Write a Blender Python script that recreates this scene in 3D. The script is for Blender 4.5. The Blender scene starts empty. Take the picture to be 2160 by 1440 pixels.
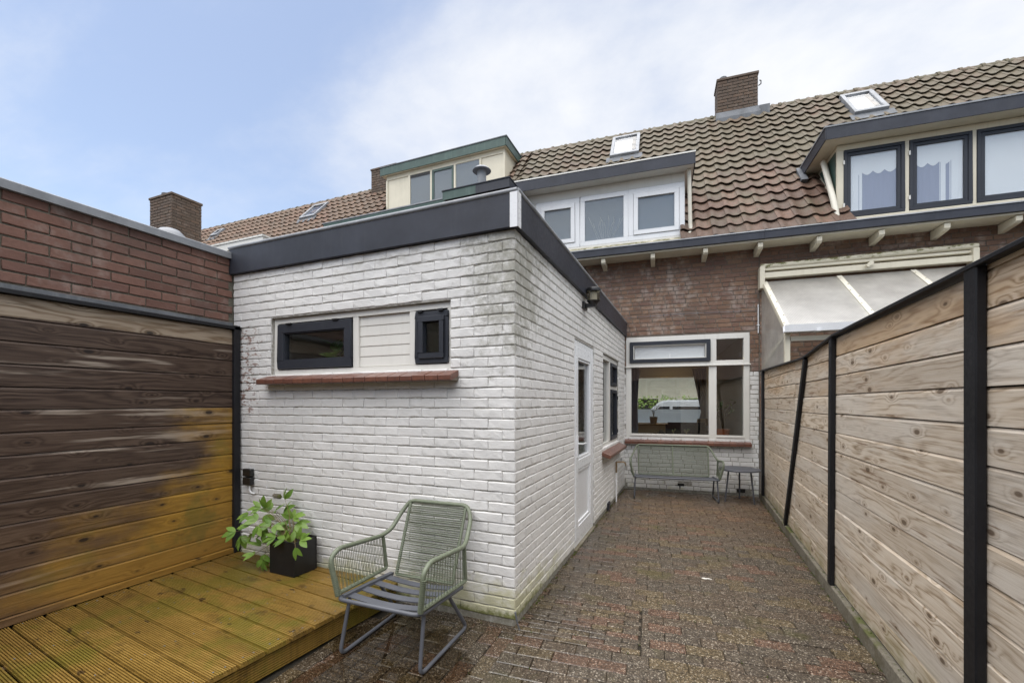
import bpy, bmesh, math, random
from mathutils import Matrix, Vector
random.seed(7)
R = math.radians
scene = bpy.context.scene
COL = scene.collection

# ------------------------------------------------------------------ camera
CAM = (0.0, 0.0, 1.5)
YAW = 22.62
cd = bpy.data.cameras.new('camera'); cam = bpy.data.objects.new('camera', cd); COL.objects.link(cam)
cam.location = CAM; cam.rotation_euler = (R(90), 0, R(YAW))
cd.sensor_width = 36.0; cd.lens = 911.0 / 2160 * 36; cd.shift_y = (849 - 720) / 2160.0
cd.clip_start = 0.05; cd.clip_end = 600
scene.camera = cam
scene.render.resolution_x = 1024; scene.render.resolution_y = 682

# ------------------------------------------------------------------ light
SUN_EL, SUN_AZ = 75, 188          # azimuth measured clockwise from +Y
world = bpy.data.worlds.new('World'); scene.world = world; world.use_nodes = True
wn = world.node_tree; wn.nodes.clear()
def W(t): return wn.nodes.new(t)
wout = W('ShaderNodeOutputWorld'); bg = W('ShaderNodeBackground'); sky = W('ShaderNodeTexSky')
sky.sky_type = 'NISHITA'; sky.sun_disc = False
sky.sun_elevation = R(SUN_EL); sky.sun_rotation = R(SUN_AZ); sky.air_density = 1.0; sky.dust_density = 1.2; sky.ozone_density = 1.5
bg.inputs['Strength'].default_value = 0.063
tc = W('ShaderNodeTexCoord'); sep = W('ShaderNodeSeparateXYZ'); wn.links.new(tc.outputs['Generated'], sep.inputs[0])
# cloud layer: direction projected on a flat ceiling, so that clouds flatten towards the horizon
mz = W('ShaderNodeMath'); mz.operation = 'MAXIMUM'; mz.inputs[1].default_value = 0.0; wn.links.new(sep.outputs[2], mz.inputs[0])
az_ = W('ShaderNodeMath'); az_.operation = 'ADD'; az_.inputs[1].default_value = 0.22; wn.links.new(mz.outputs[0], az_.inputs[0])
dx = W('ShaderNodeMath'); dx.operation = 'DIVIDE'; wn.links.new(sep.outputs[0], dx.inputs[0]); wn.links.new(az_.outputs[0], dx.inputs[1])
dy = W('ShaderNodeMath'); dy.operation = 'DIVIDE'; wn.links.new(sep.outputs[1], dy.inputs[0]); wn.links.new(az_.outputs[0], dy.inputs[1])
cmb = W('ShaderNodeCombineXYZ'); wn.links.new(dx.outputs[0], cmb.inputs[0]); wn.links.new(dy.outputs[0], cmb.inputs[1])
mp = W('ShaderNodeMapping'); mp.inputs['Scale'].default_value = (0.55, 0.9, 1); mp.inputs['Location'].default_value = (9.2, 0.8, 0); mp.inputs['Rotation'].default_value = (0, 0, R(-25))
wn.links.new(cmb.outputs[0], mp.inputs[0])
cn = W('ShaderNodeTexNoise'); cn.inputs['Scale'].default_value = 0.85; cn.inputs['Detail'].default_value = 9; cn.inputs['Roughness'].default_value = 0.58; cn.inputs['Distortion'].default_value = 0.35
wn.links.new(mp.outputs[0], cn.inputs['Vector'])
cr = W('ShaderNodeValToRGB'); cr.color_ramp.interpolation = 'EASE'
cr.color_ramp.elements[0].position = 0.38; cr.color_ramp.elements[0].color = (0.2, 0.2, 0.2, 1)
cr.color_ramp.elements[1].position = 0.66; cr.color_ramp.elements[1].color = (0.97, 0.97, 0.97, 1)
wn.links.new(cn.outputs['Fac'], cr.inputs[0])
cm = W('ShaderNodeMix'); cm.data_type = 'RGBA'
wn.links.new(cr.outputs[0], cm.inputs['Factor']); wn.links.new(sky.outputs[0], cm.inputs[6]); cm.inputs[7].default_value = (4.45, 4.48, 4.55, 1)
wn.links.new(cm.outputs[2], bg.inputs['Color']); wn.links.new(bg.outputs[0], wout.inputs[0])

sd = bpy.data.lights.new('sun', 'SUN'); sun = bpy.data.objects.new('sun', sd); COL.objects.link(sun)
sd.energy = 1.5; sd.angle = R(92); sd.color = (1.0, 0.97, 0.92)
_a, _e = R(SUN_AZ), R(SUN_EL)
_dir = Vector((math.sin(_a) * math.cos(_e), math.cos(_a) * math.cos(_e), math.sin(_e)))
sun.rotation_euler = _dir.to_track_quat('Z', 'Y').to_euler()
scene.view_settings.view_transform = 'Standard'; scene.view_settings.look = 'None'
scene.view_settings.exposure = 1.88; scene.view_settings.gamma = 1.0; scene.view_settings.use_curve_mapping = False

# ------------------------------------------------------------------ mesh helpers
MATS = {}
class MB:
    """collects faces; build() links them as one mesh object"""
    def __init__(s): s.v = []; s.f = []; s.r = []; s.mi = []
    def add(s, vs, fs, rnd=0.0, mi=0):
        b = len(s.v); s.v += [tuple(p) for p in vs]
        for f in fs: s.f.append(tuple(b + i for i in f)); s.r.append(rnd); s.mi.append(mi)
        return s
    def box(s, x0, x1, y0, y1, z0, z1, rnd=0.0, mi=0):
        v = [(x0,y0,z0),(x1,y0,z0),(x1,y1,z0),(x0,y1,z0),(x0,y0,z1),(x1,y0,z1),(x1,y1,z1),(x0,y1,z1)]
        return s.add(v, [(0,3,2,1),(4,5,6,7),(0,1,5,4),(1,2,6,5),(2,3,7,6),(3,0,4,7)], rnd, mi)
    def bar(s, a, b, w, h, up=(0,0,1)):
        """rectangular bar from a to b, w across, h along 'up'"""
        a = Vector(a); b = Vector(b); d = (b - a).normalized(); up = Vector(up)
        x = d.cross(up).normalized(); u = x.cross(d).normalized()
        v = []
        for p in (a, b):
            for sx, su in ((-1,-1),(1,-1),(1,1),(-1,1)): v.append(p + x * (sx * w / 2) + u * (su * h / 2))
        return s.add(v, [(0,1,2,3),(7,6,5,4),(0,4,5,1),(1,5,6,2),(2,6,7,3),(3,7,4,0)])
    def prism(s, poly, d, origin=(0,0,0)):
        """poly: 3-D points of one face, d: extrusion vector"""
        n = len(poly); P = [Vector(p) + Vector(origin) for p in poly]; Q = [p + Vector(d) for p in P]
        fs = [tuple(range(n))[::-1], tuple(range(n, 2 * n))]
        for i in range(n): j = (i + 1) % n; fs.append((i, j, n + j, n + i))
        return s.add(P + Q, fs)
    def tube(s, pts, r, n=8, closed=False, cap=True):
        P = [Vector(p) for p in pts]; m = len(P); vs = []; fs = []
        rr = r if isinstance(r, (list, tuple)) else [r] * m
        prev = None
        for i in range(m):
            if closed: t = (P[(i + 1) % m] - P[i - 1])
            else: t = P[min(i + 1, m - 1)] - P[max(i - 1, 0)]
            t.normalize()
            if prev is None:
                ref = Vector((0, 0, 1)) if abs(t.z) < 0.9 else Vector((1, 0, 0))
                x = t.cross(ref).normalized()
            else: x = (prev - t * prev.dot(t)).normalized()
            prev = x; y = t.cross(x)
            for k in range(n):
                a = 2 * math.pi * k / n; vs.append(P[i] + (x * math.cos(a) + y * math.sin(a)) * rr[i])
        for i in range(m if closed else m - 1):
            j = (i + 1) % m
            for k in range(n): l = (k + 1) % n; fs.append((i*n+k, j*n+k, j*n+l, i*n+l))
        if cap and not closed: fs += [tuple(range(n)), tuple(range((m-1)*n, m*n))[::-1]]
        return s.add(vs, fs)
    def lathe(s, prof, c=(0,0,0), n=20):
        vs = []; fs = []; m = len(prof)
        for r, z in prof:
            for k in range(n): a = 2*math.pi*k/n; vs.append((c[0]+r*math.cos(a), c[1]+r*math.sin(a), c[2]+z))
        for i in range(m-1):
            for k in range(n): l = (k+1) % n; fs.append((i*n+k, i*n+l, (i+1)*n+l, (i+1)*n+k))
        fs += [tuple(range(n))[::-1], tuple(range((m-1)*n, m*n))]
        return s.add(vs, fs)
    def sphere(s, c, r, n=10, m=6):
        prof = [(max(1e-4, math.sin(math.pi*i/m))*r, -math.cos(math.pi*i/m)*r) for i in range(m+1)]
        return s.lathe(prof, c, n)
    def mesh(s, name, bevel=0, seg=1, smooth=False, cut=()):
        me = bpy.data.meshes.new(name)
        me.from_pydata(s.v, [], s.f)
        if any(s.r):
            at = me.attributes.new('rnd', 'FLOAT', 'FACE'); at.data.foreach_set('value', s.r)
        if any(s.mi): me.polygons.foreach_set('material_index', s.mi)
        if bevel or cut:
            bm = bmesh.new(); bm.from_mesh(me)
            if bevel:
                bmesh.ops.remove_doubles(bm, verts=bm.verts, dist=1e-5)
                bmesh.ops.bevel(bm, geom=bm.edges[:], offset=bevel, segments=seg, affect='EDGES', clamp_overlap=True)
            for co, no in cut:
                g = bmesh.ops.bisect_plane(bm, geom=bm.verts[:]+bm.edges[:]+bm.faces[:], plane_co=co, plane_no=no, clear_outer=True)
                ed = [e for e in bm.edges if e.is_boundary]
                if ed: bmesh.ops.holes_fill(bm, edges=ed)
            bm.to_mesh(me); bm.free()
        if smooth:
            me.polygons.foreach_set('use_smooth', [True]*len(me.polygons))
            try: me.set_sharp_from_angle(angle=R(40))
            except Exception: pass
        return me
    def build(s, name, mat, parent=None, bevel=0, seg=1, smooth=False, cut=(), label=None):
        me = s.mesh(name, bevel, seg, smooth, cut)
        for m in (mat if isinstance(mat, (list, tuple)) else [mat]): me.materials.append(MATS[m])
        return link(name, me, parent, label)

INV = {}
def link(name, me, parent=None, label=None):
    o = bpy.data.objects.new(name, me); COL.objects.link(o)
    if parent is not None:
        o.parent = parent
        if parent.name in INV: o.matrix_parent_inverse = INV[parent.name]
    if label: o['label'] = label
    return o
def tag(o, label, cat, group=None):
    o['label'] = label; o['category'] = cat
    if group: o['group'] = group
    return o
def struct(o): o['kind'] = 'structure'; return o
def thing(name, label, cat, loc=(0,0,0), rz=0.0, local=False, group=None):
    """Empty at the thing's base; children keep world coordinates unless local"""
    o = bpy.data.objects.new(name, None); COL.objects.link(o); o.empty_display_size = 0.1
    o.location = loc; o.rotation_euler = (0, 0, rz)
    tag(o, label, cat, group)
    if not local: INV[o.name] = (Matrix.Translation(loc) @ Matrix.Rotation(rz, 4, 'Z')).inverted()
    return o
def B(*a): return MB().box(*a)

def slab(s0, s1, z0, z1, holes, d0, d1, fn):
    """wall with rectangular holes; fn(s, d, z) -> point; front at d0, back at d1"""
    S = sorted({s0, s1} | {max(s0, min(s1, q)) for h in holes for q in h[:2]})
    Zs = sorted({z0, z1} | {max(z0, min(z1, q)) for h in holes for q in h[2:]})
    def empty(i, j):
        if i < 0 or j < 0 or i >= len(S)-1 or j >= len(Zs)-1: return True
        a = (S[i]+S[i+1])/2; b = (Zs[j]+Zs[j+1])/2
        return any(h[0] < a < h[1] and h[2] < b < h[3] for h in holes)
    m = MB()
    for i in range(len(S)-1):
        for j in range(len(Zs)-1):
            if empty(i, j): continue
            a, b, c, d = S[i], S[i+1], Zs[j], Zs[j+1]
            m.add([fn(a,d0,c), fn(b,d0,c), fn(b,d0,d), fn(a,d0,d)], [(0,1,2,3)])
            m.add([fn(a,d1,c), fn(b,d1,c), fn(b,d1,d), fn(a,d1,d)], [(3,2,1,0)])
            for k, (p, q) in {(-1,0): ((a,c),(a,d)), (1,0): ((b,c),(b,d)), (0,-1): ((a,c),(b,c)), (0,1): ((a,d),(b,d))}.items():
                if empty(i+k[0], j+k[1]):
                    m.add([fn(p[0],d0,p[1]), fn(q[0],d0,q[1]), fn(q[0],d1,q[1]), fn(p[0],d1,p[1])], [(0,1,2,3)])
    return m

# --- masonry: bricks are single objects sharing meshes, the far rest one joined part
def brick_mesh_data(L, h, dep, rng, bev=0.005, jit=0.0012, bevx=None):
    """front face towards -y at y=-dep, back at y=+0.02; uneven edge"""
    def ring(inset, y, j):
        x, z = L/2-(inset if bevx is None or not inset else bevx), h/2-inset
        pts = [(-x,-z),(-x/3,-z),(x/3,-z),(x,-z),(x,0),(x,z),(x/3,z),(-x/3,z),(-x,z),(-x,0)]
        return [(p+rng.uniform(-j,j), y+rng.uniform(-j,j)*.6, q+rng.uniform(-j,j)) for p, q in pts]
    v = ring(0, 0.02, 0) + ring(0, -dep+bev, jit) + ring(bev, -dep, jit)
    n = 10; f = []
    for r in (0, 1):
        for i in range(n): j = (i+1) % n; f.append((r*n+i, r*n+j, (r+1)*n+j, (r+1)*n+i))
    o = 2*n
    f += [(o+0,o+1,o+7,o+8,o+9), (o+1,o+2,o+6,o+7), (o+2,o+3,o+4,o+5,o+6)]
    return v, f
BM = {}
def brick_mesh(L, h, dep, mat, var, bev, jit, name='brick', bevx=None):
    k = (round(L, 3 if bevx else 2), h, dep, mat, var, bev, name)
    if k not in BM:
        rng = random.Random(str(k)); m = MB(); m.add(*brick_mesh_data(L if bevx else round(L, 2), h, dep, rng, bev, jit, bevx))
        me = m.mesh(name); me.materials.append(MATS[mat]); BM[k] = me
    return BM[k]
def cam_dist(p, root=None): return (Vector(p) - Vector(CAM)).length
def lay_wall(s0, s1, z0, z1, holes, mod=(0.2155, 0.071), bond='half', rng=None, zoff=0.0, soff=0.0, head=0.006):
    """returns (s_center, z_center, length) of every brick of a wall"""
    rng = rng or random.Random(3); L, H = mod; out = []
    k0 = int(math.floor((z0 - zoff)/H)); k = k0
    while zoff + k*H < z1 - 0.01:
        za = zoff + k*H; zc = za + H/2
        if zc < z0 + .015 or zc > z1 - 0.01: k += 1; continue
        iv = [(s0, s1)]
        for h in holes:
            if h[2] < zc < h[3]:
                nv = []
                for a, b in iv:
                    if h[1] <= a or h[0] >= b: nv.append((a, b)); continue
                    if h[0] > a: nv.append((a, h[0]))
                    if h[1] < b: nv.append((h[1], b))
                iv = nv
        s = s0 - L*1.5 + ((k % 2)*L/2 if bond == 'half' else ((k*0.37) % 1.0)*L) + soff; i = 0
        while s < s1:
            l = L if bond == 'half' or (i + k) % 3 else L/2
            for a, b in iv:
                p, q = max(s, a), min(s + l, b)
                if q - p > 0.035: out.append(((p+q)/2, zc, q-p-head))
            s += l; i += 1
        k += 1
    return out
def masonry(parent, bricks, fn, rz, mat, h=0.062, dep=0.01, bev=0.005, jit=0.0012, limit=300, rng=None, tilt=0.004, root=None, matfn=None, name='brick', stuff_parent=None):
    """fn(s,z)->location in the parent's frame; world position for ranking through root matrix"""
    rng = rng or random.Random(11)
    Mx = root if root is not None else Matrix.Identity(4)
    order = sorted(bricks, key=lambda b: cam_dist(Mx @ Vector(fn(b[0], b[1]))))
    far = {}
    for i, (s, z, l) in enumerate(order):
        m = matfn(s, z) if matfn else mat
        p = fn(s, z)
        d = dep + rng.uniform(-.0025, .0025)
        if i < limit:
            o = bpy.data.objects.new(name, brick_mesh(l, h, dep, m, rng.randrange(4), bev, jit, name)); COL.objects.link(o); o.parent = parent
            o.location = Vector(p) + Matrix.Rotation(rz, 3, 'Z') @ Vector((0, rng.uniform(-.002, .002), rng.uniform(-.0012, .0012)))
            o.rotation_euler = (rng.uniform(-.01,.01), rng.uniform(-tilt, tilt), rz + rng.uniform(-tilt, tilt))
        else:
            far.setdefault(m, MB())
            v, f = brick_mesh_data(l, h, d, rng, bev, jit)
            Rm = Matrix.Translation(p) @ Matrix.Rotation(rz, 4, 'Z') @ Matrix.Rotation(rng.uniform(-tilt, tilt), 4, 'Y')
            far[m].add([Rm @ Vector(q) for q in v], f, rng.uniform(.01, 1))
    if far:
        big = MB(); ms = list(far)
        for k, m in enumerate(ms):
            b = len(big.v); big.v += far[m].v; big.f += [tuple(b+i for i in f) for f in far[m].f]; big.r += far[m].r; big.mi += [k]*len(far[m].f)
        o = big.build(name + '_field', ms, stuff_parent or parent); o['kind'] = 'stuff'
# ------------------------------------------------------------------ materials
class NB:
    def __init__(s, name):
        m = bpy.data.materials.new(name); m.use_nodes = True; s.m = m; s.t = m.node_tree; s.t.nodes.clear(); MATS[name] = m
    def n(s, t): return s.t.nodes.new(t)
    def put(s, sock, v):
        if v is None: return
        if hasattr(v, 'is_output'): s.t.links.new(v, sock)
        elif isinstance(v, (tuple, list)) and len(v) == 3 and sock.type == 'RGBA': sock.default_value = (*v, 1)
        else: sock.default_value = v
    def pos(s): return s.n('ShaderNodeNewGeometry').outputs['Position']
    def nrm(s): return s.n('ShaderNodeNewGeometry').outputs['Normal']
    def obj(s): return s.n('ShaderNodeTexCoord').outputs['Object']
    def xyz(s, v):
        x = s.n('ShaderNodeSeparateXYZ'); s.put(x.inputs[0], v); return x.outputs
    def cmb(s, x=0., y=0., z=0.):
        c = s.n('ShaderNodeCombineXYZ'); s.put(c.inputs[0], x); s.put(c.inputs[1], y); s.put(c.inputs[2], z); return c.outputs[0]
    def vm(s, op, a, b):
        c = s.n('ShaderNodeVectorMath'); c.operation = op; s.put(c.inputs[0], a); s.put(c.inputs[1], b); return c.outputs[0]
    def math(s, op, a, b=None, c=None):
        n = s.n('ShaderNodeMath'); n.operation = op
        s.put(n.inputs[0], a); s.put(n.inputs[1], b); s.put(n.inputs[2], c); return n.outputs[0]
    def mul(s, a, b): return s.math('MULTIPLY', a, b)
    def plus(s, a, b): return s.math('ADD', a, b)
    def step(s, x, a, b):
        n = s.n('ShaderNodeMapRange'); n.interpolation_type = 'SMOOTHSTEP'
        s.put(n.inputs[0], x); s.put(n.inputs[1], a); s.put(n.inputs[2], b); return n.outputs[0]
    def rng(s, x, a, b, c, d):
        n = s.n('ShaderNodeMapRange'); s.put(n.inputs[0], x)
        for i, q in enumerate((a, b, c, d)): s.put(n.inputs[i+1], q)
        return n.outputs[0]
    def map(s, v, scale=(1,1,1), loc=(0,0,0)):
        n = s.n('ShaderNodeMapping'); s.put(n.inputs[0], v); s.put(n.inputs['Scale'], scale); s.put(n.inputs['Location'], loc); return n.outputs[0]
    def noise(s, v, sc=5., det=4., ro=.55, dist=0., col=False):
        n = s.n('ShaderNodeTexNoise'); s.put(n.inputs['Vector'], v); s.put(n.inputs['Scale'], sc); s.put(n.inputs['Detail'], det); s.put(n.inputs['Roughness'], ro); s.put(n.inputs['Distortion'], dist)
        return n.outputs['Color' if col else 'Fac']
    def vor(s, v, sc=5., rnd=1., out='Distance', feat='F1', dim='3D'):
        n = s.n('ShaderNodeTexVoronoi'); n.feature = feat; n.voronoi_dimensions = dim; s.put(n.inputs['Vector'], v); s.put(n.inputs['Scale'], sc); s.put(n.inputs['Randomness'], rnd); return n.outputs[out]
    def wave(s, v, sc=1., dist=0., det=2., dsc=1., dir='Y'):
        n = s.n('ShaderNodeTexWave'); n.bands_direction = dir; s.put(n.inputs['Vector'], v); s.put(n.inputs['Scale'], sc); s.put(n.inputs['Distortion'], dist); s.put(n.inputs['Detail'], det); s.put(n.inputs['Detail Scale'], dsc); return n.outputs['Fac']
    def mix(s, f, a, b, mode='MIX'):
        n = s.n('ShaderNodeMix'); n.data_type = 'RGBA'; n.blend_type = mode; s.put(n.inputs['Factor'], f); s.put(n.inputs[6], a); s.put(n.inputs[7], b); return n.outputs[2]
    def ramp(s, f, els, ip='LINEAR'):
        n = s.n('ShaderNodeValToRGB'); n.color_ramp.interpolation = ip; s.put(n.inputs[0], f); e = n.color_ramp.elements
        while len(e) < len(els): e.new(0.5)
        for q, (p, c) in zip(e, els): q.position = p; q.color = (*c, 1) if len(c) == 3 else c
        return n.outputs[0]
    def rand(s):
        o = s.n('ShaderNodeObjectInfo').outputs['Random']; a = s.n('ShaderNodeAttribute'); a.attribute_name = 'rnd'
        return s.math('FRACT', s.math('ADD', s.mul(a.outputs['Fac'], 7.31), o))
    def bump(s, h, st=.4, dist=.01, nrm=None):
        n = s.n('ShaderNodeBump'); s.put(n.inputs['Height'], h); s.put(n.inputs['Strength'], st); s.put(n.inputs['Distance'], dist); s.put(n.inputs['Normal'], nrm); return n.outputs[0]
    def out(s, col, rough=.6, nrm=None, metal=0., spec=.5, trans=0., alpha=None, coat=0., emit=None, es=0., ior=1.5, sub=0.):
        p = s.n('ShaderNodeBsdfPrincipled'); o = s.n('ShaderNodeOutputMaterial')
        s.put(p.inputs['Base Color'], col); s.put(p.inputs['Roughness'], rough); s.put(p.inputs['Normal'], nrm); s.put(p.inputs['Metallic'], metal)
        s.put(p.inputs['Specular IOR Level'], spec); s.put(p.inputs['Transmission Weight'], trans); s.put(p.inputs['Alpha'], alpha); s.put(p.inputs['Coat Weight'], coat); s.put(p.inputs['IOR'], ior)
        if emit is not None: s.put(p.inputs['Emission Color'], emit); s.put(p.inputs['Emission Strength'], es)
        s.t.links.new(p.outputs[0], o.inputs[0]); s.p = p; return s.m
def inv(b, x): return b.math('SUBTRACT', 1.0, x)

def paint(name, c, rough=.4, var=.06, dirt=.0, dirtc=(.25,.22,.17), bumps=.05, spec=.5):
    b = NB(name); P = b.pos(); n1 = b.noise(P, 3.5, 5, .6); n2 = b.noise(P, 40, 3)
    col = b.mix(b.rng(n1, .3, .7, 0, 1), tuple(x*(1-var) for x in c), tuple(min(1, x*(1+var)) for x in c))
    if dirt:
        streak = b.noise(b.map(P, (14, 14, 1.5)), 1.0, 5, .65)
        col = b.mix(b.mul(b.step(streak, .5, .75), dirt), col, dirtc)
        col = b.mix(b.mul(b.step(n2, .6, .75), dirt*.6), col, dirtc)
    b.out(col, b.rng(n2, .2, .8, rough-.06, rough+.1), b.bump(b.plus(b.mul(n1, .3), n2), bumps, .004), spec=spec)
paint('anthracite', (.032, .035, .046), .42, .22, .15, (.09,.09,.095), .08, .3)
paint('anthracite_sash', (.026, .029, .037), .4, .12, .1, (.07,.07,.07), .05, .35)
paint('black_paint', (.010, .010, .012), .5, .3, .25, (.04,.04,.042), .25, .3)
paint('white_frame', (.66, .645, .6), .35, .03, .12)
paint('white_pvc', (.72, .73, .74), .28, .02, .05)
paint('cream', (.62, .575, .455), .5, .05, .22, (.34,.3,.2))
paint('green_paint', (.033, .07, .058), .45, .2, .25, (.14,.2,.17))
paint('zinc', (.22, .23, .245), .45, .25, .3, (.36,.37,.38))
paint('lead', (.13, .138, .15), .65, .3, .4, (.24,.24,.235), .3, .25)
paint('gunmetal', (.085, .09, .105), .38, .1, .05, (.2,.2,.2))
paint('black_plastic', (.011, .011, .012), .35, .1)
paint('pot_black', (.009, .009, .010), .42, .3, .1, (.05,.05,.05))
paint('door_panel', (.69, .7, .71), .3, .02, .04)
paint('brass', (.30, .22, .13), .35, .2)
paint('ivory_pipe', (.62, .59, .5), .4, .05, .15)
paint('van_white', (.75, .76, .78), .2, .02)
paint('rubber', (.015, .015, .015), .7, .1)
paint('sofa_cloth', (.02, .019, .02), .9, .2)
paint('terracotta', (.5, .13, .04), .6, .1)
paint('room_wall', (.5, .49, .46), .8, .03)
paint('room_ceiling', (.7, .69, .66), .8, .02)
paint('cream_render', (.55, .5, .38), .8, .06, .1)
paint('wood_floor', (.16, .1, .06), .4, .2)
paint('wicker', (.4, .3, .14), .7, .2)
MATS['brass'].node_tree.nodes['Principled BSDF'].inputs['Metallic'].default_value = .8

# painted brickwork: white paint, soot and algae at the corner, moss at the foot, flakes on the left
def painted(name, base=(.69,.68,.66)):
    b = NB(name); P = b.pos(); x, y, z = b.xyz(P); r = b.rand()
    n1 = b.noise(P, 2.2, 6, .6); n2 = b.noise(P, 26, 6, .7); n3 = b.noise(P, 90, 4, .6); n4 = b.noise(b.map(P, (5,5,9)), 1.6, 6, .7)
    col = b.mix(b.rng(n1, .3, .7, 0, 1), tuple(q*.9 for q in base), tuple(q*1.06 for q in base))
    col = b.mix(b.mul(b.rng(r, 0, 1, 0, 1), .5), col, b.mix(.5, col, (.56,.55,.53)))
    col = b.mix(b.mul(b.step(n2, .56, .75), .45), col, (.43,.42,.38))
    # dark lichen around the corner, mostly high up
    dcx = b.math('ABSOLUTE', b.plus(x, 1.095)); dcy = b.math('ABSOLUTE', b.plus(y, -2.675))
    dc = b.math('MAXIMUM', dcx, b.mul(dcy, .55))
    near = b.mul(inv(b, b.step(dc, .02, .85)), b.step(z, .8, 2.4))
    m = b.mul(b.step(b.plus(b.mul(near, .46), b.plus(b.mul(n2, .42), b.mul(b.noise(P, 7, 5, .7), .5))), .70, .95), .68)
    col = b.mix(m, col, (.18,.172,.12))
    # patchy darker band just below the roof trim
    col = b.mix(b.mul(b.mul(b.step(z, 2.35, 2.7), b.step(n4, .45, .7)), .45), col, (.26,.24,.18))
    # algae and moss towards the ground
    yf = b.rng(b.step(y, 2.7, 4.2), 0, 1, 1, .45); low = b.mul(inv(b, b.step(z, .03, .5)), yf); low2 = b.mul(inv(b, b.step(z, .0, .2)), yf)
    col = b.mix(b.mul(b.step(b.plus(b.mul(low, .6), n4), .68, 1.1), .75), col, (.40,.385,.20))
    col = b.mix(b.mul(b.step(b.plus(b.mul(low2, .75), b.mul(n2, .75)), .74, 1.02), .9), col, (.115,.125,.028))
    # flaked paint near the left end
    lf = b.mul(inv(b, b.step(x, -3.75, -3.15)), b.mul(b.step(z, 1.1, 1.5), inv(b, b.step(z, 2.1, 2.4))))
    fl = b.mul(b.step(b.plus(b.mul(lf, .22), b.noise(b.map(P, (9,9,22)), 1.5, 4, .7)), .74, .77), lf)
    col = b.mix(b.mul(fl, .9), col, (.22,.12,.09))
    h = b.plus(b.mul(n2, .6), b.plus(b.mul(n3, .25), b.mul(n1, .6)))
    b.out(col, .62, b.bump(h, .8, .009), spec=.35)
painted('painted_brick')
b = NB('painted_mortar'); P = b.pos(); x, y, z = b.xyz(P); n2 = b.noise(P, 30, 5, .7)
col = b.mix(b.step(n2, .35, .7), (.24,.225,.19), (.5,.49,.46)); col = b.mix(b.mul(inv(b, b.step(z, .0, .2)), .45), col, (.09,.085,.045))  # joint colour darkened for dirt and the shadow line under each brick
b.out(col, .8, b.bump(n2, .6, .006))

def brickmat(name, c1, c2, c3, lime=.3, soot=.3):
    b = NB(name); P = b.pos(); r = b.rand(); x, y, z = b.xyz(P)
    n1 = b.noise(P, 1.6, 5, .6); n2 = b.noise(P, 34, 6, .7); n3 = b.noise(P, 9, 5, .6)
    col = b.ramp(r, [(0, c1), (.45, c2), (.8, c3), (1, tuple(q*.7 for q in c1))])
    col = b.mix(b.rng(n2, .25, .75, 0, .55), col, tuple(q*.55 for q in c2))
    col = b.mix(b.mul(b.step(b.plus(b.mul(n3, .6), b.mul(n1, .5)), .53, .72), lime), col, (.42,.37,.33))
    col = b.mix(b.mul(b.step(b.noise(P, .9, 4, .6), .5, .68), soot), col, (.06,.05,.045))
    b.out(col, .8, b.bump(b.plus(n2, b.mul(n3, .5)), .6, .005), spec=.3)
brickmat('shed_brick', (.195,.102,.078), (.21,.115,.088), (.15,.078,.062), .34, .45)
brickmat('facade_brick', (.25,.155,.10), (.20,.118,.082), (.17,.10,.078), .5, .45)
brickmat('chimney_brick', (.13,.095,.07), (.11,.08,.062), (.15,.1,.07), .15, .5)
def mortar(name, c):
    b = NB(name); P = b.pos(); n = b.noise(P, 55, 5, .7); n1 = b.noise(P, 2, 4)
    b.out(b.mix(b.rng(n, .3, .7, 0, 1), tuple(q*.6 for q in c), tuple(q*1.25 for q in c)), .95, b.bump(n, .8, .006), spec=.2)
mortar('shed_mortar', (.16,.15,.12)); mortar('facade_mortar', (.17,.145,.12)); mortar('chimney_mortar', (.12,.11,.095)); mortar('sand_joint', (.035,.03,.022))

b = NB('sill_tile'); P = b.pos(); r = b.rand(); n = b.noise(P, 30, 5, .6)
b.out(b.mix(b.rng(n, .3, .7, 0, .6), b.mix(r, (.185,.075,.048), (.135,.055,.04)), (.07,.04,.03)), .3, b.bump(n, .25, .004))

# roof tiles
def tilemat(name, c1, c2, moss=.55):
    b = NB(name); P = b.pos(); r = b.rand(); x, y, z = b.xyz(P)
    n1 = b.noise(P, 1.3, 4, .6); n2 = b.noise(P, 22, 6, .7); n3 = b.noise(P, 70, 3)
    col = b.mix(r, c1, c2); col = b.mix(b.rng(n2, .3, .75, 0, .8), col, tuple(q*.45 for q in c2))
    up = b.step(z, 4.4, 6.2)
    g = b.step(b.plus(b.plus(b.mul(n1, .55), b.mul(n2, .45)), b.mul(up, .16)), .50, .68)
    col = b.mix(b.mul(g, moss), col, (.112,.102,.066))
    col = b.mix(b.mul(b.step(n3, .6, .7), .35), col, (.3,.28,.24))
    b.out(col, .62, b.bump(b.plus(n2, b.mul(n3, .4)), .5, .006), spec=.2)
tilemat('roof_tile', (.19,.112,.08), (.11,.074,.056), .72)
tilemat('roof_tile_left', (.22,.112,.073), (.13,.073,.053), .4)
mortar('roof_underlay', (.05,.042,.035))
tilemat('ridge_tile', (.17,.11,.075), (.13,.09,.06), .9)

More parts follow.
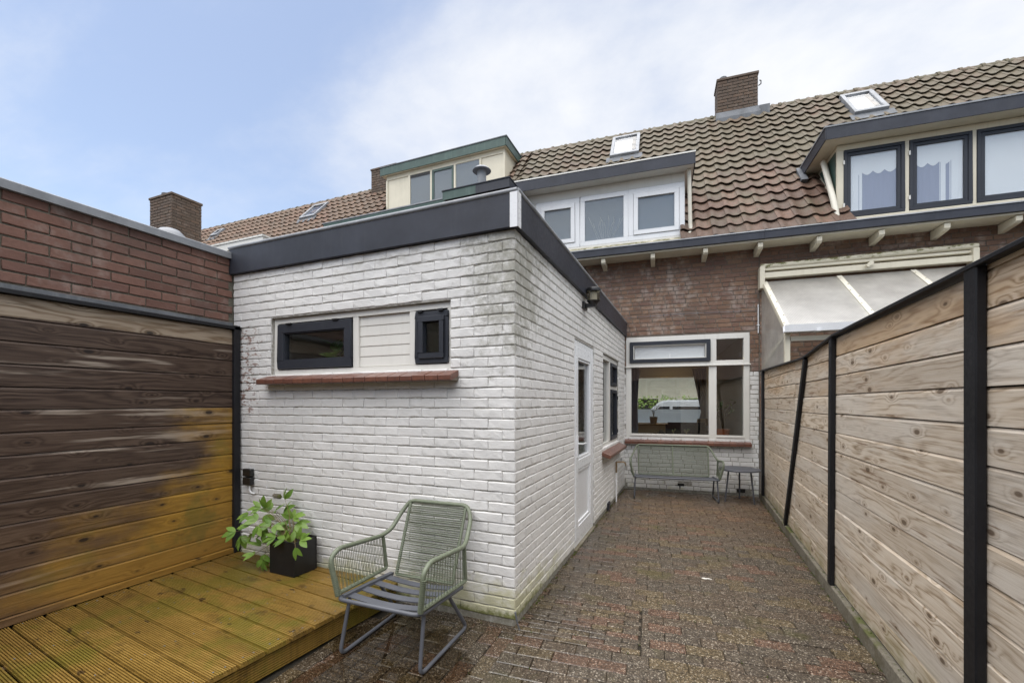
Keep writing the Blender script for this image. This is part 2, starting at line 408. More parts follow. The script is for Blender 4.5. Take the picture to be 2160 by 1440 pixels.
# timber. axis: 'Y' boards run along world Y, lines follow the grain and swing round the knots
def wood(name, kind, axis='Y', along=None):
    b = NB(name); P = b.pos(); x, y, z = b.xyz(P); r = b.rand()
    off = b.cmb(b.mul(r, 37.), b.mul(r, 91.), b.mul(r, 53.))
    a, c = (y, z) if axis == 'Y' else (x, y)
    Q = b.vm('ADD', b.cmb(a, c, b.mul(x if axis == 'Y' else z, .5)), off)
    KQ = b.map(Q, (2.6, 5.6, 1)); kn0 = b.vor(KQ, 1.0, 1.0, dim='2D'); kc = b.xyz(b.vor(KQ, 1.0, 1.0, 'Color', dim='2D'))[0]; kn = b.plus(kn0, b.rng(kc, 0, 1, -.025, .07))                  # knots
    kfac = b.math('POWER', inv(b, b.step(kn, .0, .34)), 2.0); knot = inv(b, b.step(kn, .035, .07)); ringk = inv(b, b.step(kn, .06, .15))
    lo = b.noise(b.map(Q, (.8, 5.5, 1)), 1.0, 4, .55)
    g = b.plus(b.mul(b.xyz(Q)[1], 12.0), b.plus(b.mul(lo, 6.0), b.mul(kfac, 1.5)))
    rings = b.math('SINE', b.mul(g, 9.0)); rings = b.math('POWER', b.rng(rings, -1, 1, 0, 1), .6)
    fib = b.noise(b.map(Q, (2.5, 120, 1)), 1.0, 5, .65)
    big = b.noise(b.map(Q, (.9, 5, 1)), 1.0, 4, .6)
    mot = b.noise(P, 2.3, 5, .6)
    rings = b.plus(b.mul(rings, b.rng(b.noise(b.map(Q, (1.2, 7, 1)), 1.0, 3), .3, .7, .15, 1.0)), b.rng(b.noise(b.map(Q, (1.2, 7, 1)), 1.0, 3), .3, .7, .5, 0))
    fine = b.plus(b.mul(rings, .42), b.mul(fib, .7))
    crack = b.step(b.noise(b.map(Q, (1.3, 75, 1)), 1.0, 6, .7), .64, .70)
    if kind == 'grey':                  # right fence, weathered pale
        col = b.ramp(b.rng(fine, .25, .95, 0, 1), [(0, (.15,.10,.055)), (.25, (.38,.29,.20)), (.5, (.60,.50,.385)), (1, (.75,.675,.57))])
        col = b.mix(b.mul(b.math('POWER', r, 2.0), .6), col, b.mix(fib, (.24,.19,.14), (.50,.43,.35)))
        grey = b.step(b.noise(b.map(Q, (.6, 3.2, 1)), 1.0, 5, .65), .46, .62); col = b.mix(b.mul(grey, .45), col, b.mix(fib, (.46,.42,.36), (.76,.72,.66)))
        warm = b.step(b.plus(b.mul(big, .7), b.mul(b.step(z, 1.2, 2.05), .26)), .46, .68)
        streak = b.step(b.noise(b.map(Q, (1.6, 26, 1)), 1.0, 5, .65), .60, .68); col = b.mix(b.mul(streak, .7), col, (.16,.085,.04))
        col = b.mix(b.mul(warm, .7), col, b.mix(rings, (.27,.14,.055), (.60,.41,.23)))
        wet = b.mul(b.step(b.noise(b.map(Q, (1.1, 9, 1)), 1.0, 5, .65), .61, .66), b.mul(inv(b, b.step(z, .4, 1.5)), inv(b, b.step(y, 1.2, 2.6))))
        col = b.mix(b.mul(wet, .75), col, (.15,.085,.035))
        alg = b.mul(inv(b, b.step(z, .10, .34)), b.step(mot, .35, .65)); col = b.mix(b.mul(alg, .65), col, (.21,.19,.06))
        col = b.mix(b.mul(ringk, .35), col, (.24,.15,.08)); col = b.mix(b.mul(knot, .8), col, (.10,.065,.04))
        col = b.mix(b.mul(crack, .6), col, (.13,.09,.055)); rough = .72
    elif kind == 'dark':                # left fence, dark wet stain going yellow-green towards the corner
        col = b.ramp(b.rng(fine, .25, .95, 0, 1), [(0, (.016,.010,.008)), (.45, (.055,.036,.027)), (1, (.125,.088,.066))])
        col = b.mix(b.rng(r, 0, 1, 0, .5), col, b.mix(.5, col, (.12,.075,.05)))
        pale = b.step(b.plus(b.noise(b.map(Q, (.9, 16, 1)), 1.0, 4, .55), b.mul(b.step(big, .4, .7), .12)), .62, .74)
        col = b.mix(b.mul(pale, .75), col, b.mix(rings, (.25,.2,.155), (.38,.325,.27)))
        top = b.step(b.plus(z, b.mul(mot, .06)), 2.045, 2.06); col = b.mix(b.mul(top, .75), col, b.mix(rings, (.17,.11,.06), (.42,.345,.26)))
        dd = b.plus(b.mul(b.plus(y, -2.6), .55), b.mul(b.plus(b.mul(z, -1.0), .35), .55))
        yel = b.step(b.plus(dd, b.plus(b.mul(mot, .75), b.plus(b.mul(b.plus(big, -.5), .9), b.mul(b.plus(r, -.5), .35)))), -.40, .18)
        col = b.mix(b.mul(yel, .9), col, b.mix(fine, (.20,.10,.010), (.50,.28,.035)))
        gr = b.mul(yel, b.step(b.noise(P, 3.2, 5, .6), .52, .66)); col = b.mix(b.mul(gr, .6), col, (.12,.12,.022))
        base = b.mul(inv(b, b.step(z, .15, 1.1)), .45); col = b.mix(base, col, b.mix(fine, (.085,.045,.022), (.2,.115,.055)))
        col = b.mix(b.mul(ringk, .4), col, (.04,.024,.015)); col = b.mix(b.mul(knot, .85), col, (.016,.012,.011))
        col = b.mix(b.mul(crack, .7), col, (.012,.009,.007)); rough = .42
    else:                               # deck
        col = b.ramp(b.rng(b.plus(b.mul(fib, .7), b.mul(big, .5)), .3, .9, 0, 1), [(0, (.085,.046,.010)), (.5, (.23,.138,.03)), (1, (.43,.27,.075))])
        col = b.mix(b.rng(r, 0, 1, 0, .4), col, (.16,.10,.03)); gr = b.step(b.noise(P, 2.6, 5, .65), .46, .62); col = b.mix(b.mul(gr, .62), col, (.12,.115,.015))
        dk = b.step(b.noise(P, 5.5, 6, .75), .53, .68); col = b.mix(b.mul(dk, .65), col, (.05,.03,.012))
        dk2 = inv(b, b.step(x, -3.7, -2.6)); col = b.mix(b.mul(dk2, .3), col, (.10,.055,.018))
        col = b.mix(b.mul(knot, .8), col, (.035,.02,.012))
        rough = .36
    b.out(col, b.rng(fine, 0, 1, rough-.1, rough+.08), b.bump(b.plus(b.mul(fib, .8), b.mul(rings, .25)), .45, .004), spec={'grey': .2, 'dark': .22, 'deck': .3}[kind])
wood('fence_grey', 'grey'); wood('fence_dark', 'dark'); wood('deck_wood', 'deck', 'X')
b = NB('concrete'); P = b.pos(); x, y, z = b.xyz(P); n = b.noise(P, 60, 5, .7); n1 = b.noise(P, 4, 5, .6)
col = b.mix(b.rng(n, .3, .7, 0, 1), (.13,.115,.085), (.26,.235,.185)); col = b.mix(b.mul(b.step(n1, .45, .6), .55), col, (.10,.085,.045)); col = b.mix(b.mul(b.mul(b.step(n1, .52, .6), b.step(z, .06, .1)), .7), col, (.09,.11,.015))
b.out(col, .85, b.bump(n, .6, .005), spec=.3)

# paving: exposed-aggregate bricks, wet in places
b = NB('paver'); P = b.pos(); x, y, z = b.xyz(P); r = b.rand()
v1 = b.vor(P, 165, 1, 'Color'); g1 = b.xyz(v1)[0]; n1 = b.noise(P, 2.0, 5, .6); n2 = b.noise(P, 30, 5, .7); n3 = b.noise(P, 260, 2)
base = b.ramp(r, [(0, (.115,.085,.065)), (.35, (.09,.078,.067)), (.52, (.16,.12,.06)), (.68, (.085,.073,.064)), (.84, (.18,.085,.06)), (1, (.12,.092,.062))], 'CONSTANT')
base = b.mix(.66, base, (.082,.066,.048))
farw = b.step(y, 4.6, 7.0); base = b.mix(b.mul(farw, .6), base, b.mix(r, (.11,.068,.042), (.18,.115,.066)))
col = b.mix(1.0, base, b.ramp(g1, [(0, (.25,.23,.2)), (.5, (.95,.92,.88)), (.85, (1.6,1.55,1.45)), (1, (2.6,2.5,2.3))]), 'MULTIPLY')
col = b.mix(b.mul(b.step(g1, .9, .97), .55), col, (.5,.46,.38))
col = b.mix(b.mul(b.step(n2, .6, .72), .5), col, (.035,.03,.02))
col = b.mix(b.mul(b.step(b.noise(P, 1.7, 5, .65), .56, .68), .45), col, (.085,.08,.025))
wetm = b.plus(b.mul(inv(b, b.step(b.math('ABSOLUTE', b.plus(x, 1.6)), .35, 1.5)), .55), b.plus(b.mul(inv(b, b.step(y, 2.2, 3.3)), .28), b.mul(b.plus(n1, -.5), 1.4)))
wet = b.step(wetm, .24, .60)
wet = b.math('MAXIMUM', wet, b.mul(b.step(y, 6.2, 7.6), b.step(n1, .35, .6)))
wet = b.math('MAXIMUM', wet, b.mul(inv(b, b.step(b.plus(x, b.mul(n1, .5)), -.9, -.45)), b.step(y, 2.6, 3.0)))
col = b.mix(b.mul(wet, .62), col, b.mix(.75, col, (.02,.014,.008)))
b.out(col, b.rng(wet, 0, 1, .52, .2), b.bump(b.plus(g1, b.mul(n2, 1.2)), b.rng(wet, 0, 1, .6, .2), .004), spec=b.rng(wet, 0, 1, .22, .6))

b = NB('puddle_water'); fr = b.n('ShaderNodeFresnel'); fr.inputs['IOR'].default_value = 1.33
tr = b.n('ShaderNodeBsdfTransparent'); tr.inputs[0].default_value = (.8,.77,.7,1); gl = b.n('ShaderNodeBsdfGlossy'); gl.inputs['Roughness'].default_value = .02
mx = b.n('ShaderNodeMixShader'); o = b.n('ShaderNodeOutputMaterial')
b.put(mx.inputs[0], fr.outputs[0]); b.t.links.new(tr.outputs[0], mx.inputs[1]); b.t.links.new(gl.outputs[0], mx.inputs[2]); b.t.links.new(mx.outputs[0], o.inputs[0])

# glass: thin pane = fresnel mirror over tinted transparency
def glass(name, tint=(.94,.955,.955), wob=.0, rough=0.0):
    b = NB(name)
    tr = b.n('ShaderNodeBsdfTransparent'); tr.inputs[0].default_value = (*tint, 1); gl = b.n('ShaderNodeBsdfGlossy'); gl.inputs['Roughness'].default_value = rough
    mx = b.n('ShaderNodeMixShader'); o = b.n('ShaderNodeOutputMaterial')
    ge = b.n('ShaderNodeNewGeometry'); dt = b.n('ShaderNodeVectorMath'); dt.operation = 'DOT_PRODUCT'
    b.t.links.new(ge.outputs['Normal'], dt.inputs[0]); b.t.links.new(ge.outputs['Incoming'], dt.inputs[1])
    sch = b.math('POWER', inv(b, b.math('MINIMUM', b.math('ABSOLUTE', dt.outputs['Value']), 1.0)), 5.0)
    f = b.plus(b.mul(sch, .9), .075)                              # same from both sides of the sheet
    b.put(mx.inputs[0], f)
    if wob:
        nn = b.bump(b.noise(b.pos(), 1.5, 1), wob, .01); b.put(gl.inputs['Normal'], nn)
    b.t.links.new(tr.outputs[0], mx.inputs[1]); b.t.links.new(gl.outputs[0], mx.inputs[2]); b.t.links.new(mx.outputs[0], o.inputs[0])
glass('glass', wob=.02); glass('lamp_glass', (.75,.72,.62), 0, .15)
def cloth(name, c, tl=.3):
    b = NB(name); d = b.n('ShaderNodeBsdfDiffuse'); t = b.n('ShaderNodeBsdfTranslucent'); m = b.n('ShaderNodeMixShader'); o = b.n('ShaderNodeOutputMaterial')
    d.inputs[0].default_value = (*c, 1); t.inputs[0].default_value = (*c, 1); m.inputs[0].default_value = tl
    b.t.links.new(d.outputs[0], m.inputs[1]); b.t.links.new(t.outputs[0], m.inputs[2]); b.t.links.new(m.outputs[0], o.inputs[0])
cloth('blind_grey', (.24,.255,.27), .05); cloth('curtain_white', (.85,.85,.87), .05); cloth('curtain_lilac', (.36,.37,.46), .05); cloth('curtain_dark', (.15,.145,.165), .15); cloth('paper_white', (.8,.8,.8)); cloth('film', (.86,.9,.92), .75); cloth('plume', (.85,.82,.76))
b = NB('polycarbonate'); P = b.pos(); tcn = b.obj(); ox = b.xyz(tcn)[0]
rib = b.rng(b.math('SINE', b.mul(ox, 340.)), -1, 1, 0, 1); n = b.noise(P, 3, 5, .65)
tr = b.n('ShaderNodeBsdfTransparent'); tr.inputs[0].default_value = (.93,.93,.9,1); df = b.n('ShaderNodeBsdfTranslucent'); df.inputs[0].default_value = (.78,.77,.72,1)
d2 = b.n('ShaderNodeBsdfDiffuse'); d2.inputs[0].default_value = (.7,.69,.64,1); gl = b.n('ShaderNodeBsdfGlossy'); gl.inputs['Roughness'].default_value = .4; b.put(gl.inputs['Normal'], b.bump(rib, .5, .003))
m1 = b.n('ShaderNodeMixShader'); m2 = b.n('ShaderNodeMixShader'); m3 = b.n('ShaderNodeMixShader'); o = b.n('ShaderNodeOutputMaterial'); fr = b.n('ShaderNodeFresnel')
m1.inputs[0].default_value = .5; b.t.links.new(df.outputs[0], m1.inputs[1]); b.t.links.new(d2.outputs[0], m1.inputs[2])
b.put(m2.inputs[0], b.plus(b.mul(rib, .25), b.rng(n, .3, .7, .3, .62))); b.t.links.new(tr.outputs[0], m2.inputs[1]); b.t.links.new(m1.outputs[0], m2.inputs[2])
b.put(m3.inputs[0], b.math('MINIMUM', b.mul(fr.outputs[0], 1.4), .3)); b.t.links.new(m2.outputs[0], m3.inputs[1]); b.t.links.new(gl.outputs[0], m3.inputs[2]); b.t.links.new(m3.outputs[0], o.inputs[0])
b = NB('rope'); P = b.pos(); n = b.noise(P, 60, 3); b.out(b.mix(b.rng(n, .3, .7, 0, 1), (.115,.135,.09), (.165,.185,.13)), .5, b.bump(b.noise(P, 300, 2), .3, .001))
b = NB('moss'); P = b.pos(); n = b.noise(P, 60, 5, .7); b.out(b.mix(b.step(n, .4, .65), (.07,.08,.02), (.2,.19,.07)), .95, b.bump(n, 1., .01), spec=.1)
b = NB('mossy_cream'); P = b.pos(); n = b.noise(b.map(P, (3,3,8)), 3.5, 6, .7); n2 = b.noise(P, 50, 4); nz = b.xyz(b.nrm())[2]
col = b.mix(b.step(b.plus(n, b.mul(nz, .10)), .50, .63), (.58,.54,.42), b.mix(n2, (.07,.075,.018), (.19,.17,.06))); b.out(col, .8, b.bump(b.plus(n, n2), .5, .008))
def leafmat(name, c1, c2):
    b = NB(name); r = b.rand(); P = b.pos(); n = b.noise(P, 25, 4)
    p = b.mix(b.plus(b.mul(r, .7), b.mul(n, .3)), c1, c2)
    pr = b.n('ShaderNodeBsdfPrincipled'); b.put(pr.inputs['Base Color'], p); pr.inputs['Roughness'].default_value = .42
    t = b.n('ShaderNodeBsdfTranslucent'); b.put(t.inputs[0], b.mix(.5, p, (.35,.5,.05))); m = b.n('ShaderNodeMixShader'); o = b.n('ShaderNodeOutputMaterial'); m.inputs[0].default_value = .3
    b.t.links.new(pr.outputs[0], m.inputs[1]); b.t.links.new(t.outputs[0], m.inputs[2]); b.t.links.new(m.outputs[0], o.inputs[0])
leafmat('leaf', (.085,.18,.025), (.24,.37,.075)); leafmat('leaf_dark', (.09,.2,.05), (.2,.33,.1)); leafmat('hedge_leaf_dark', (.05,.07,.012), (.10,.12,.03)); leafmat('hedge_leaf', (.10,.2,.03), (.24,.34,.05))
paint('stem', (.14,.10,.04), .6, .2); paint('soil', (.03,.022,.015), .95, .3)
mortar('asphalt', (.06,.06,.06)); mortar('soil_ground', (.07,.06,.045)); mortar('roof_felt', (.045,.046,.05))
b = NB('lamp_glow'); b.out((1,.8,.45), .5, emit=(1,.62,.2), es=6.0)
b = NB('droppings'); b.out((.75,.73,.66), .8)
b = NB('dark_void'); b.out((.012,.011,.01), .9)
# ------------------------------------------------------------------ setting: ground
X0, Y0, XL = -1.095, 2.675, -3.886          # extension corner, left end
HO = Vector((0, 7.885, 0)); HA = R(4.0)      # house row frame
HM = Matrix.Translation(HO) @ Matrix.Rotation(HA, 4, 'Z')
PH = R(48); CP, SP = math.cos(PH), math.sin(PH)

struct(B(-150, 150, -120, 180, -.60, -.32).build('ground', 'asphalt'))
struct(B(-9, 9, -10.5, 7.6, -.318, -.03).build('garden_ground', 'soil_ground'))
patio = struct(B(-3.95, .99, -1.5, 7.80, -.028, -.012).build('patio', 'sand_joint'))

# paving bricks
def lay_pavers():
    rng = random.Random(21); out = []
    def inside(x, y):
        if y > 7.83 + x*math.tan(HA) or y < .4 or x > .985: return False
        if y > Y0 - .01: return x > X0 - .01
        return x > -2.19 + (y - 1.372)*.1027 + 0.03
    a = R(5.0); ca, sa = math.cos(a), math.sin(a)
    L, Wd = .212, .106
    def st_(x, y): return x*ca + y*sa, -x*sa + y*ca
    P0, P1, T0, T1 = -.95, -.05, .4 + Wd*21.5, .4 + Wd*27.5       # narrow clinker patch beside the corner
    k = -8
    while k < 78:
        t = k*Wd + .4; s = -3.4 + (k % 2)*L/2 + rng.uniform(-.012, .012)
        while s < 2.6:
            cx, cy = s*ca - t*sa, s*sa + t*ca
            lo, hi = s - L/2, s + L/2
            if T0 < t < T1 and lo < P1: lo = P1
            for e in (-1, 1):
                for q_ in range(60):
                    q = lo if e < 0 else hi
                    x, y = q*ca - t*sa, q*sa + t*ca
                    if inside(x, y) and not (y < 2.6 and x < -1.06): break
                    if e < 0: lo += L/60
                    else: hi -= L/60
            if hi - lo > .03 and t > .3:
                m = (lo+hi)/2; out.append((m*ca - t*sa, m*sa + t*ca, hi-lo-.0045, Wd-.005, a))
            s += L
        k += 1
    rows = 11; h = (T1-T0)/rows
    for i in range(rows):
        t = T0 + (i+.5)*h; s = -1.6 + (.10 if i % 2 else 0)
        while s < P1:
            lo, hi = s, min(s + .205, P1)
            for q_ in range(60):
                if inside(lo*ca - t*sa, lo*sa + t*ca): break
                lo += .205/60
            if hi - lo > .03: m = (lo+hi)/2; out.append((m*ca - t*sa, m*sa + t*ca, hi-lo-.006, h-.006, a))
            s += .205
    # soldier rows in front of the wall, along the deck edge
    xx = -2.16
    j = 0
    while xx < -1.07:
        y = .62 + (j % 2)*.106
        while y < 2.66:
            e = min(y + .212, 2.70)
            if e - y > .03 and inside(xx, min((y+e)/2, 2.66)): out.append((xx, (y+e)/2, e-y-.005, .101, R(90+2)))
            y += .212
        xx += .106; j += 1
    return out
pv = sorted(lay_pavers(), key=lambda p: cam_dist((p[0], p[1], 0)))
def paver_data(L, Wd, rng):
    def ring(i, z, j): return [(sx*(L/2-i)+rng.uniform(-j,j), sy*(Wd/2-i)+rng.uniform(-j,j), z+rng.uniform(-j,j)*.4) for sx, sy in ((-1,-1),(0,-1),(1,-1),(1,1),(0,1),(-1,1))]
    v = ring(0, -.02, 0) + ring(0, -.004, .0012) + ring(.005, 0, .0014); n = 6
    f = [(r*n+i, r*n+(i+1) % n, (r+1)*n+(i+1) % n, (r+1)*n+i) for r in (0, 1) for i in range(n)]
    return v, f + [(12,13,16,17), (13,14,15,16)]
PM = {}; rng = random.Random(5); rest = MB()
def in_view(x, y):
    d = y*math.cos(R(YAW)) - x*math.sin(R(YAW))
    if d < .3: return False
    u = 1080 + 911*(x*math.cos(R(YAW)) + y*math.sin(R(YAW)))/d; v = 849 + 911*1.5/d
    return -60 < u < 2220 and v < 1500
pv = [p for p in pv if in_view(p[0], p[1])]
for i, (x, y, l, w, a) in enumerate(pv):
    z = rng.uniform(-.003, .002); tx, ty = rng.uniform(-.012, .012), rng.uniform(-.006, .006)
    if i < 300:
        k = (round(l, 2), round(w, 3), rng.randrange(4))
        if k not in PM:
            me = MB().add(*paver_data(k[0], k[1], random.Random(str(k)))).mesh('paver'); me.materials.append(MATS['paver']); PM[k] = me
        o = link('paver', PM[k], patio); o.location = (x, y, z); o.rotation_euler = (tx, ty, a + rng.uniform(-.012, .012))
    else:
        v, f = paver_data(l, w, rng); Mx = Matrix.Translation((x, y, z)) @ Matrix.Rotation(a + rng.uniform(-.012, .012), 4, 'Z') @ Matrix.Rotation(tx, 4, 'X')
        rest.add([Mx @ Vector(q) for q in v], f, rng.uniform(.01, 1))
rest.build('paver_field', 'paver', patio)['kind'] = 'stuff'

# puddle in front of the chair
pd = MB(); ring = []
rng = random.Random(3)
for k in range(40):
    a = 2*math.pi*k/40; r = 1 + .18*math.sin(3*a+1) + .12*math.sin(7*a) + rng.uniform(-.04, .04)
    ring.append((-1.66 + .42*r*math.cos(a), 2.0 + .55*r*math.sin(a), .0032))
pd.add(ring, [tuple(range(40))])
po = pd.build('puddle', 'puddle_water'); struct(po)
dr = MB()
for (dxx, dyy, rr) in ((0,0,.022),(.03,.008,.016),(.05,.0,.01)):
    dr.add([(.098+dxx+rr*math.cos(2*math.pi*k/9)*(1+.2*math.sin(5*k)), 4.03+dyy+rr*.8*math.sin(2*math.pi*k/9), .0045) for k in range(9)], [tuple(range(9))])
tag(dr.build('bird_dropping', 'droppings', patio), '', '')
o_ = bpy.data.objects['bird_dropping']; del o_['label']; del o_['category']

# ------------------------------------------------------------------ white painted extension
ext = thing('brick_extension', 'white painted brick extension with flat roof and dark grey roof edge', 'extension', (-2.5, 5.0, 0))
WIN = (-3.40, -1.59, 1.735, 2.235)                                   # front strip window
DOOR = (4.272, 5.211, .0, 2.15); SWIN = (5.785, 7.13, .87, 2.165)     # side door and window
ff = lambda s, d, z: (s, Y0 + d, z)
fs = lambda s, d, z: (X0 - d, s, z)
YE = 7.80
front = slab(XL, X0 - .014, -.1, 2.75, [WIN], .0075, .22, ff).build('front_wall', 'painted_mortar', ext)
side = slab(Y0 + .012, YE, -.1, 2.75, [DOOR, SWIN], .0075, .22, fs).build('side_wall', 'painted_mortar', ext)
B(XL, XL+.2, Y0+.23, YE, -.1, 2.75).build('left_wall', 'room_wall', ext)
B(XL+.2, X0-.22, Y0+.22, YE, -.02, .02).build('floor', 'wood_floor', ext)
B(XL+.02, X0-.02, Y0+.02, YE+.02, 2.76, 2.88).build('roof', 'roof_felt', ext)
B(XL+.2, X0-.22, Y0+.22, YE, 2.60, 2.64).build('ceiling', 'room_ceiling', ext)
wr = random.Random(31)
fb = lay_wall(XL+.006, X0-.0, .0, 2.68, [WIN], zoff=-.03, rng=wr, head=.002)
sb = lay_wall(Y0+.006, 7.80, .0, 2.68, [DOOR, SWIN], zoff=-.03, soff=.1, rng=wr, head=.002)
allb = [(0, b) for b in fb] + [(1, b) for b in sb]
rank = sorted(range(len(allb)), key=lambda i: cam_dist((allb[i][1][0], Y0, allb[i][1][1]) if allb[i][0] == 0 else (X0, allb[i][1][0], allb[i][1][1])))
keep = set(rank[:300]); mr = random.Random(17)
far = MB()
for i, (w, (s, z, l)) in enumerate(allb):
    p = (s, Y0 + .012, z) if w == 0 else (X0 - .012, s, z); rz = 0 if w == 0 else R(90)
    if i in keep:
        o = bpy.data.objects.new('brick', brick_mesh(l, .0655, .0125, 'painted_brick', mr.randrange(6), .0062, .003, bevx=.0022)); COL.objects.link(o); o.parent = front if w == 0 else side
        o.location = (p[0], p[1] + (mr.uniform(-.002,.002) if w == 0 else 0), p[2] + mr.uniform(-.0015,.0015)); o.rotation_euler = (mr.uniform(-.02,.02), mr.uniform(-.007,.007), rz + mr.uniform(-.012,.012))
    else:
        v, f = brick_mesh_data(l, .0655, .0125, mr, .0062, .003, .0022)
        Rm = Matrix.Translation(p) @ Matrix.Rotation(rz + mr.uniform(-.008,.008), 4, 'Z') @ Matrix.Rotation(mr.uniform(-.005,.005), 4, 'Y')
        far.add([Rm @ Vector(q) for q in v], f, mr.uniform(.01, 1))
far.build('brick_field', 'painted_brick', side)['kind'] = 'stuff'

# roof edge: fascia boards, metal trim, white corner piece
fas = MB().box(XL-.005, X0+.03, Y0-.035, Y0+.015, 2.665, 2.895).build('fascia', 'anthracite', ext, bevel=.003)
fas2 = MB().box(X0-.015, X0+.035, Y0+.018, 7.80, 2.665, 2.895).build('fascia', 'anthracite', ext, bevel=.003)
MB().tube([(XL-.01, Y0-.03, 2.905), (X0+.03, Y0-.03, 2.905)], .0165, 10).build('roof_trim', 'zinc', fas, smooth=True)
MB().tube([(X0+.03, Y0-.03, 2.905), (X0+.03, 7.80, 2.905)], .0165, 10).build('roof_trim', 'zinc', fas2, smooth=True)
cp_ = MB().box(X0-.018, X0+.041, Y0-.042, Y0-.0375, 2.66, 2.892).box(X0+.0375, X0+.042, Y0-.042, Y0+.012, 2.66, 2.892)
cp_.build('corner_trim', 'white_pvc', ext)

def frame_rect(m, a, b, c, d, t, d0, d1, fn):
    """picture frame as four bars, mitred by butting; fn(s,d,z)"""
    def bx(s0, s1, z0, z1):
        p = [fn(s0,d0,z0), fn(s1,d0,z0), fn(s1,d1,z0), fn(s0,d1,z0), fn(s0,d0,z1), fn(s1,d0,z1), fn(s1,d1,z1), fn(s0,d1,z1)]
        m.add(p, [(0,3,2,1),(4,5,6,7),(0,1,5,4),(1,2,6,5),(2,3,7,6),(3,0,4,7)])
    bx(a, b, c, c+t); bx(a, b, d-t, d); bx(a, a+t, c+t, d-t); bx(b-t, b, c+t, d-t)
    return m
def fbox(m, s0, s1, z0, z1, d0, d1, fn):
    p = [fn(s0,d0,z0), fn(s1,d0,z0), fn(s1,d1,z0), fn(s0,d1,z0), fn(s0,d0,z1), fn(s1,d0,z1), fn(s1,d1,z1), fn(s0,d1,z1)]
    return m.add(p, [(0,3,2,1),(4,5,6,7),(0,1,5,4),(1,2,6,5),(2,3,7,6),(3,0,4,7)])
def pane(parent, a, b, c, d, dd, fn, mat='glass', name='pane'):
    m = MB(); fbox(m, a, b, c, d, dd, dd+.006, fn); return m.build(name, mat, parent)

# front strip window: white frame, dark top-hung sash, boarded middle, small dark sash
m = MB(); frame_rect(m, WIN[0]+.002, WIN[1]-.002, WIN[2]+.002, WIN[3]-.002, .045, .035, .13, ff)
fbox(m, -2.515, -2.46, 1.782, 2.188, .037, .13, ff); fbox(m, -1.968, -1.914, 1.782, 2.188, .037, .13, ff)
w1 = m.build('window', 'white_frame', ext, bevel=.003)
for i in range(5):
    za = 1.784 + i*.0808; m = MB(); m.prism([ff(-2.458,.06,za), ff(-2.458,.055,za+.006), ff(-2.458,.058,za+.079), ff(-2.458,.08,za+.079), ff(-2.458,.08,za)], (.488,0,0)); m.build('board', 'white_frame', w1)
m = MB(); frame_rect(m, -3.345, -2.52, 1.79, 2.175, .072, .018, .075, ff); s1_ = m.build('sash', 'anthracite_sash', w1, bevel=.004)
m = MB(); frame_rect(m, -3.275, -2.59, 1.86, 2.105, .012, .028, .075, ff); m.build('glazing_bead', 'anthracite_sash', w1)
pane(w1, -3.265, -2.60, 1.87, 2.095, .05, ff)
for q in (-3.2, -2.68): fbox(MB(), q-.03, q+.03, 2.17, 2.183, .006, .03, ff).build('hinge', 'black_plastic', w1)
m = MB(); frame_rect(m, -1.908, -1.622, 1.79, 2.172, .045, .022, .075, ff); frame_rect(m, -1.875, -1.655, 1.825, 2.137, .04, .008, .07, ff); m.build('sash', 'anthracite_sash', w1, bevel=.004)
pane(w1, -1.838, -1.69, 1.862, 2.10, .05, ff)
for q in (-1.86, -1.68): fbox(MB(), q-.022, q+.022, 2.168, 2.182, .004, .03, ff).build('hinge', 'black_plastic', w1)
sl = MB().prism([(-3.43,Y0+.04,1.735),(-3.43,Y0-.10,1.69),(-3.43,Y0-.10,1.655),(-3.43,Y0+.04,1.655)], (1.905,0,0)).build('sill', 'facade_mortar', ext)
for i in range(18):
    a = -3.437 + i*.1065; rr = random.Random(i)
    MB().prism([(a,Y0+.036,1.743),(a,Y0-.113,1.694+rr.uniform(-.002,.002)),(a,Y0-.113,1.658),(a,Y0-.097,1.652),(a,Y0+.036,1.70)], (.1025,0,0)).build('tile', 'sill_tile', sl, bevel=.003)

# side door
dr_ = MB(); frame_rect(dr_, DOOR[0]+.003, DOOR[1]-.003, .012, DOOR[3]-.002, .062, .012, .1, fs)
door = dr_.build('door', 'white_pvc', ext, bevel=.003)
m = MB(); a, b, c, d = 4.34, 5.142, .078, 2.084
fbox(m, a, a+.105, c, d, .004, .075, fs); fbox(m, b-.105, b, c, d, .004, .075, fs); fbox(m, a+.105, b-.105, c, c+.13, .0042, .075, fs); fbox(m, a+.105, b-.105, d-.115, d, .0042, .075, fs); fbox(m, a+.105, b-.105, .80, .90, .0042, .075, fs)
m.build('leaf', 'white_pvc', door, bevel=.004)
m = MB(); frame_rect(m, 4.447, 5.035, .21, .798, .03, .012, .06, fs); m.build('panel_bead', 'white_pvc', door, bevel=.006)
pane(door, 4.476, 5.006, .238, .77, .03, fs, 'door_panel', 'door_panel')
m = MB(); frame_rect(m, 4.447, 5.035, .902, 1.967, .022, .014, .06, fs); m.build('glazing_bead', 'white_pvc', door, bevel=.005)
pane(door, 4.468, 5.014, .923, 1.946, .04, fs)
m = MB(); m.box(X0-.004, X0+.006, 4.385, 4.415, .93, 1.16).tube([fs(4.40,-.005,1.075), fs(4.40,-.055,1.075), fs(4.415,-.06,1.075), fs(4.53,-.058,1.073)], .0085, 8); m.build('handle', 'white_pvc', door, smooth=True)
B(X0-.1, X0+.02, DOOR[0]+.002, DOOR[1]-.002, -.01, .011).build('threshold', 'concrete', ext)
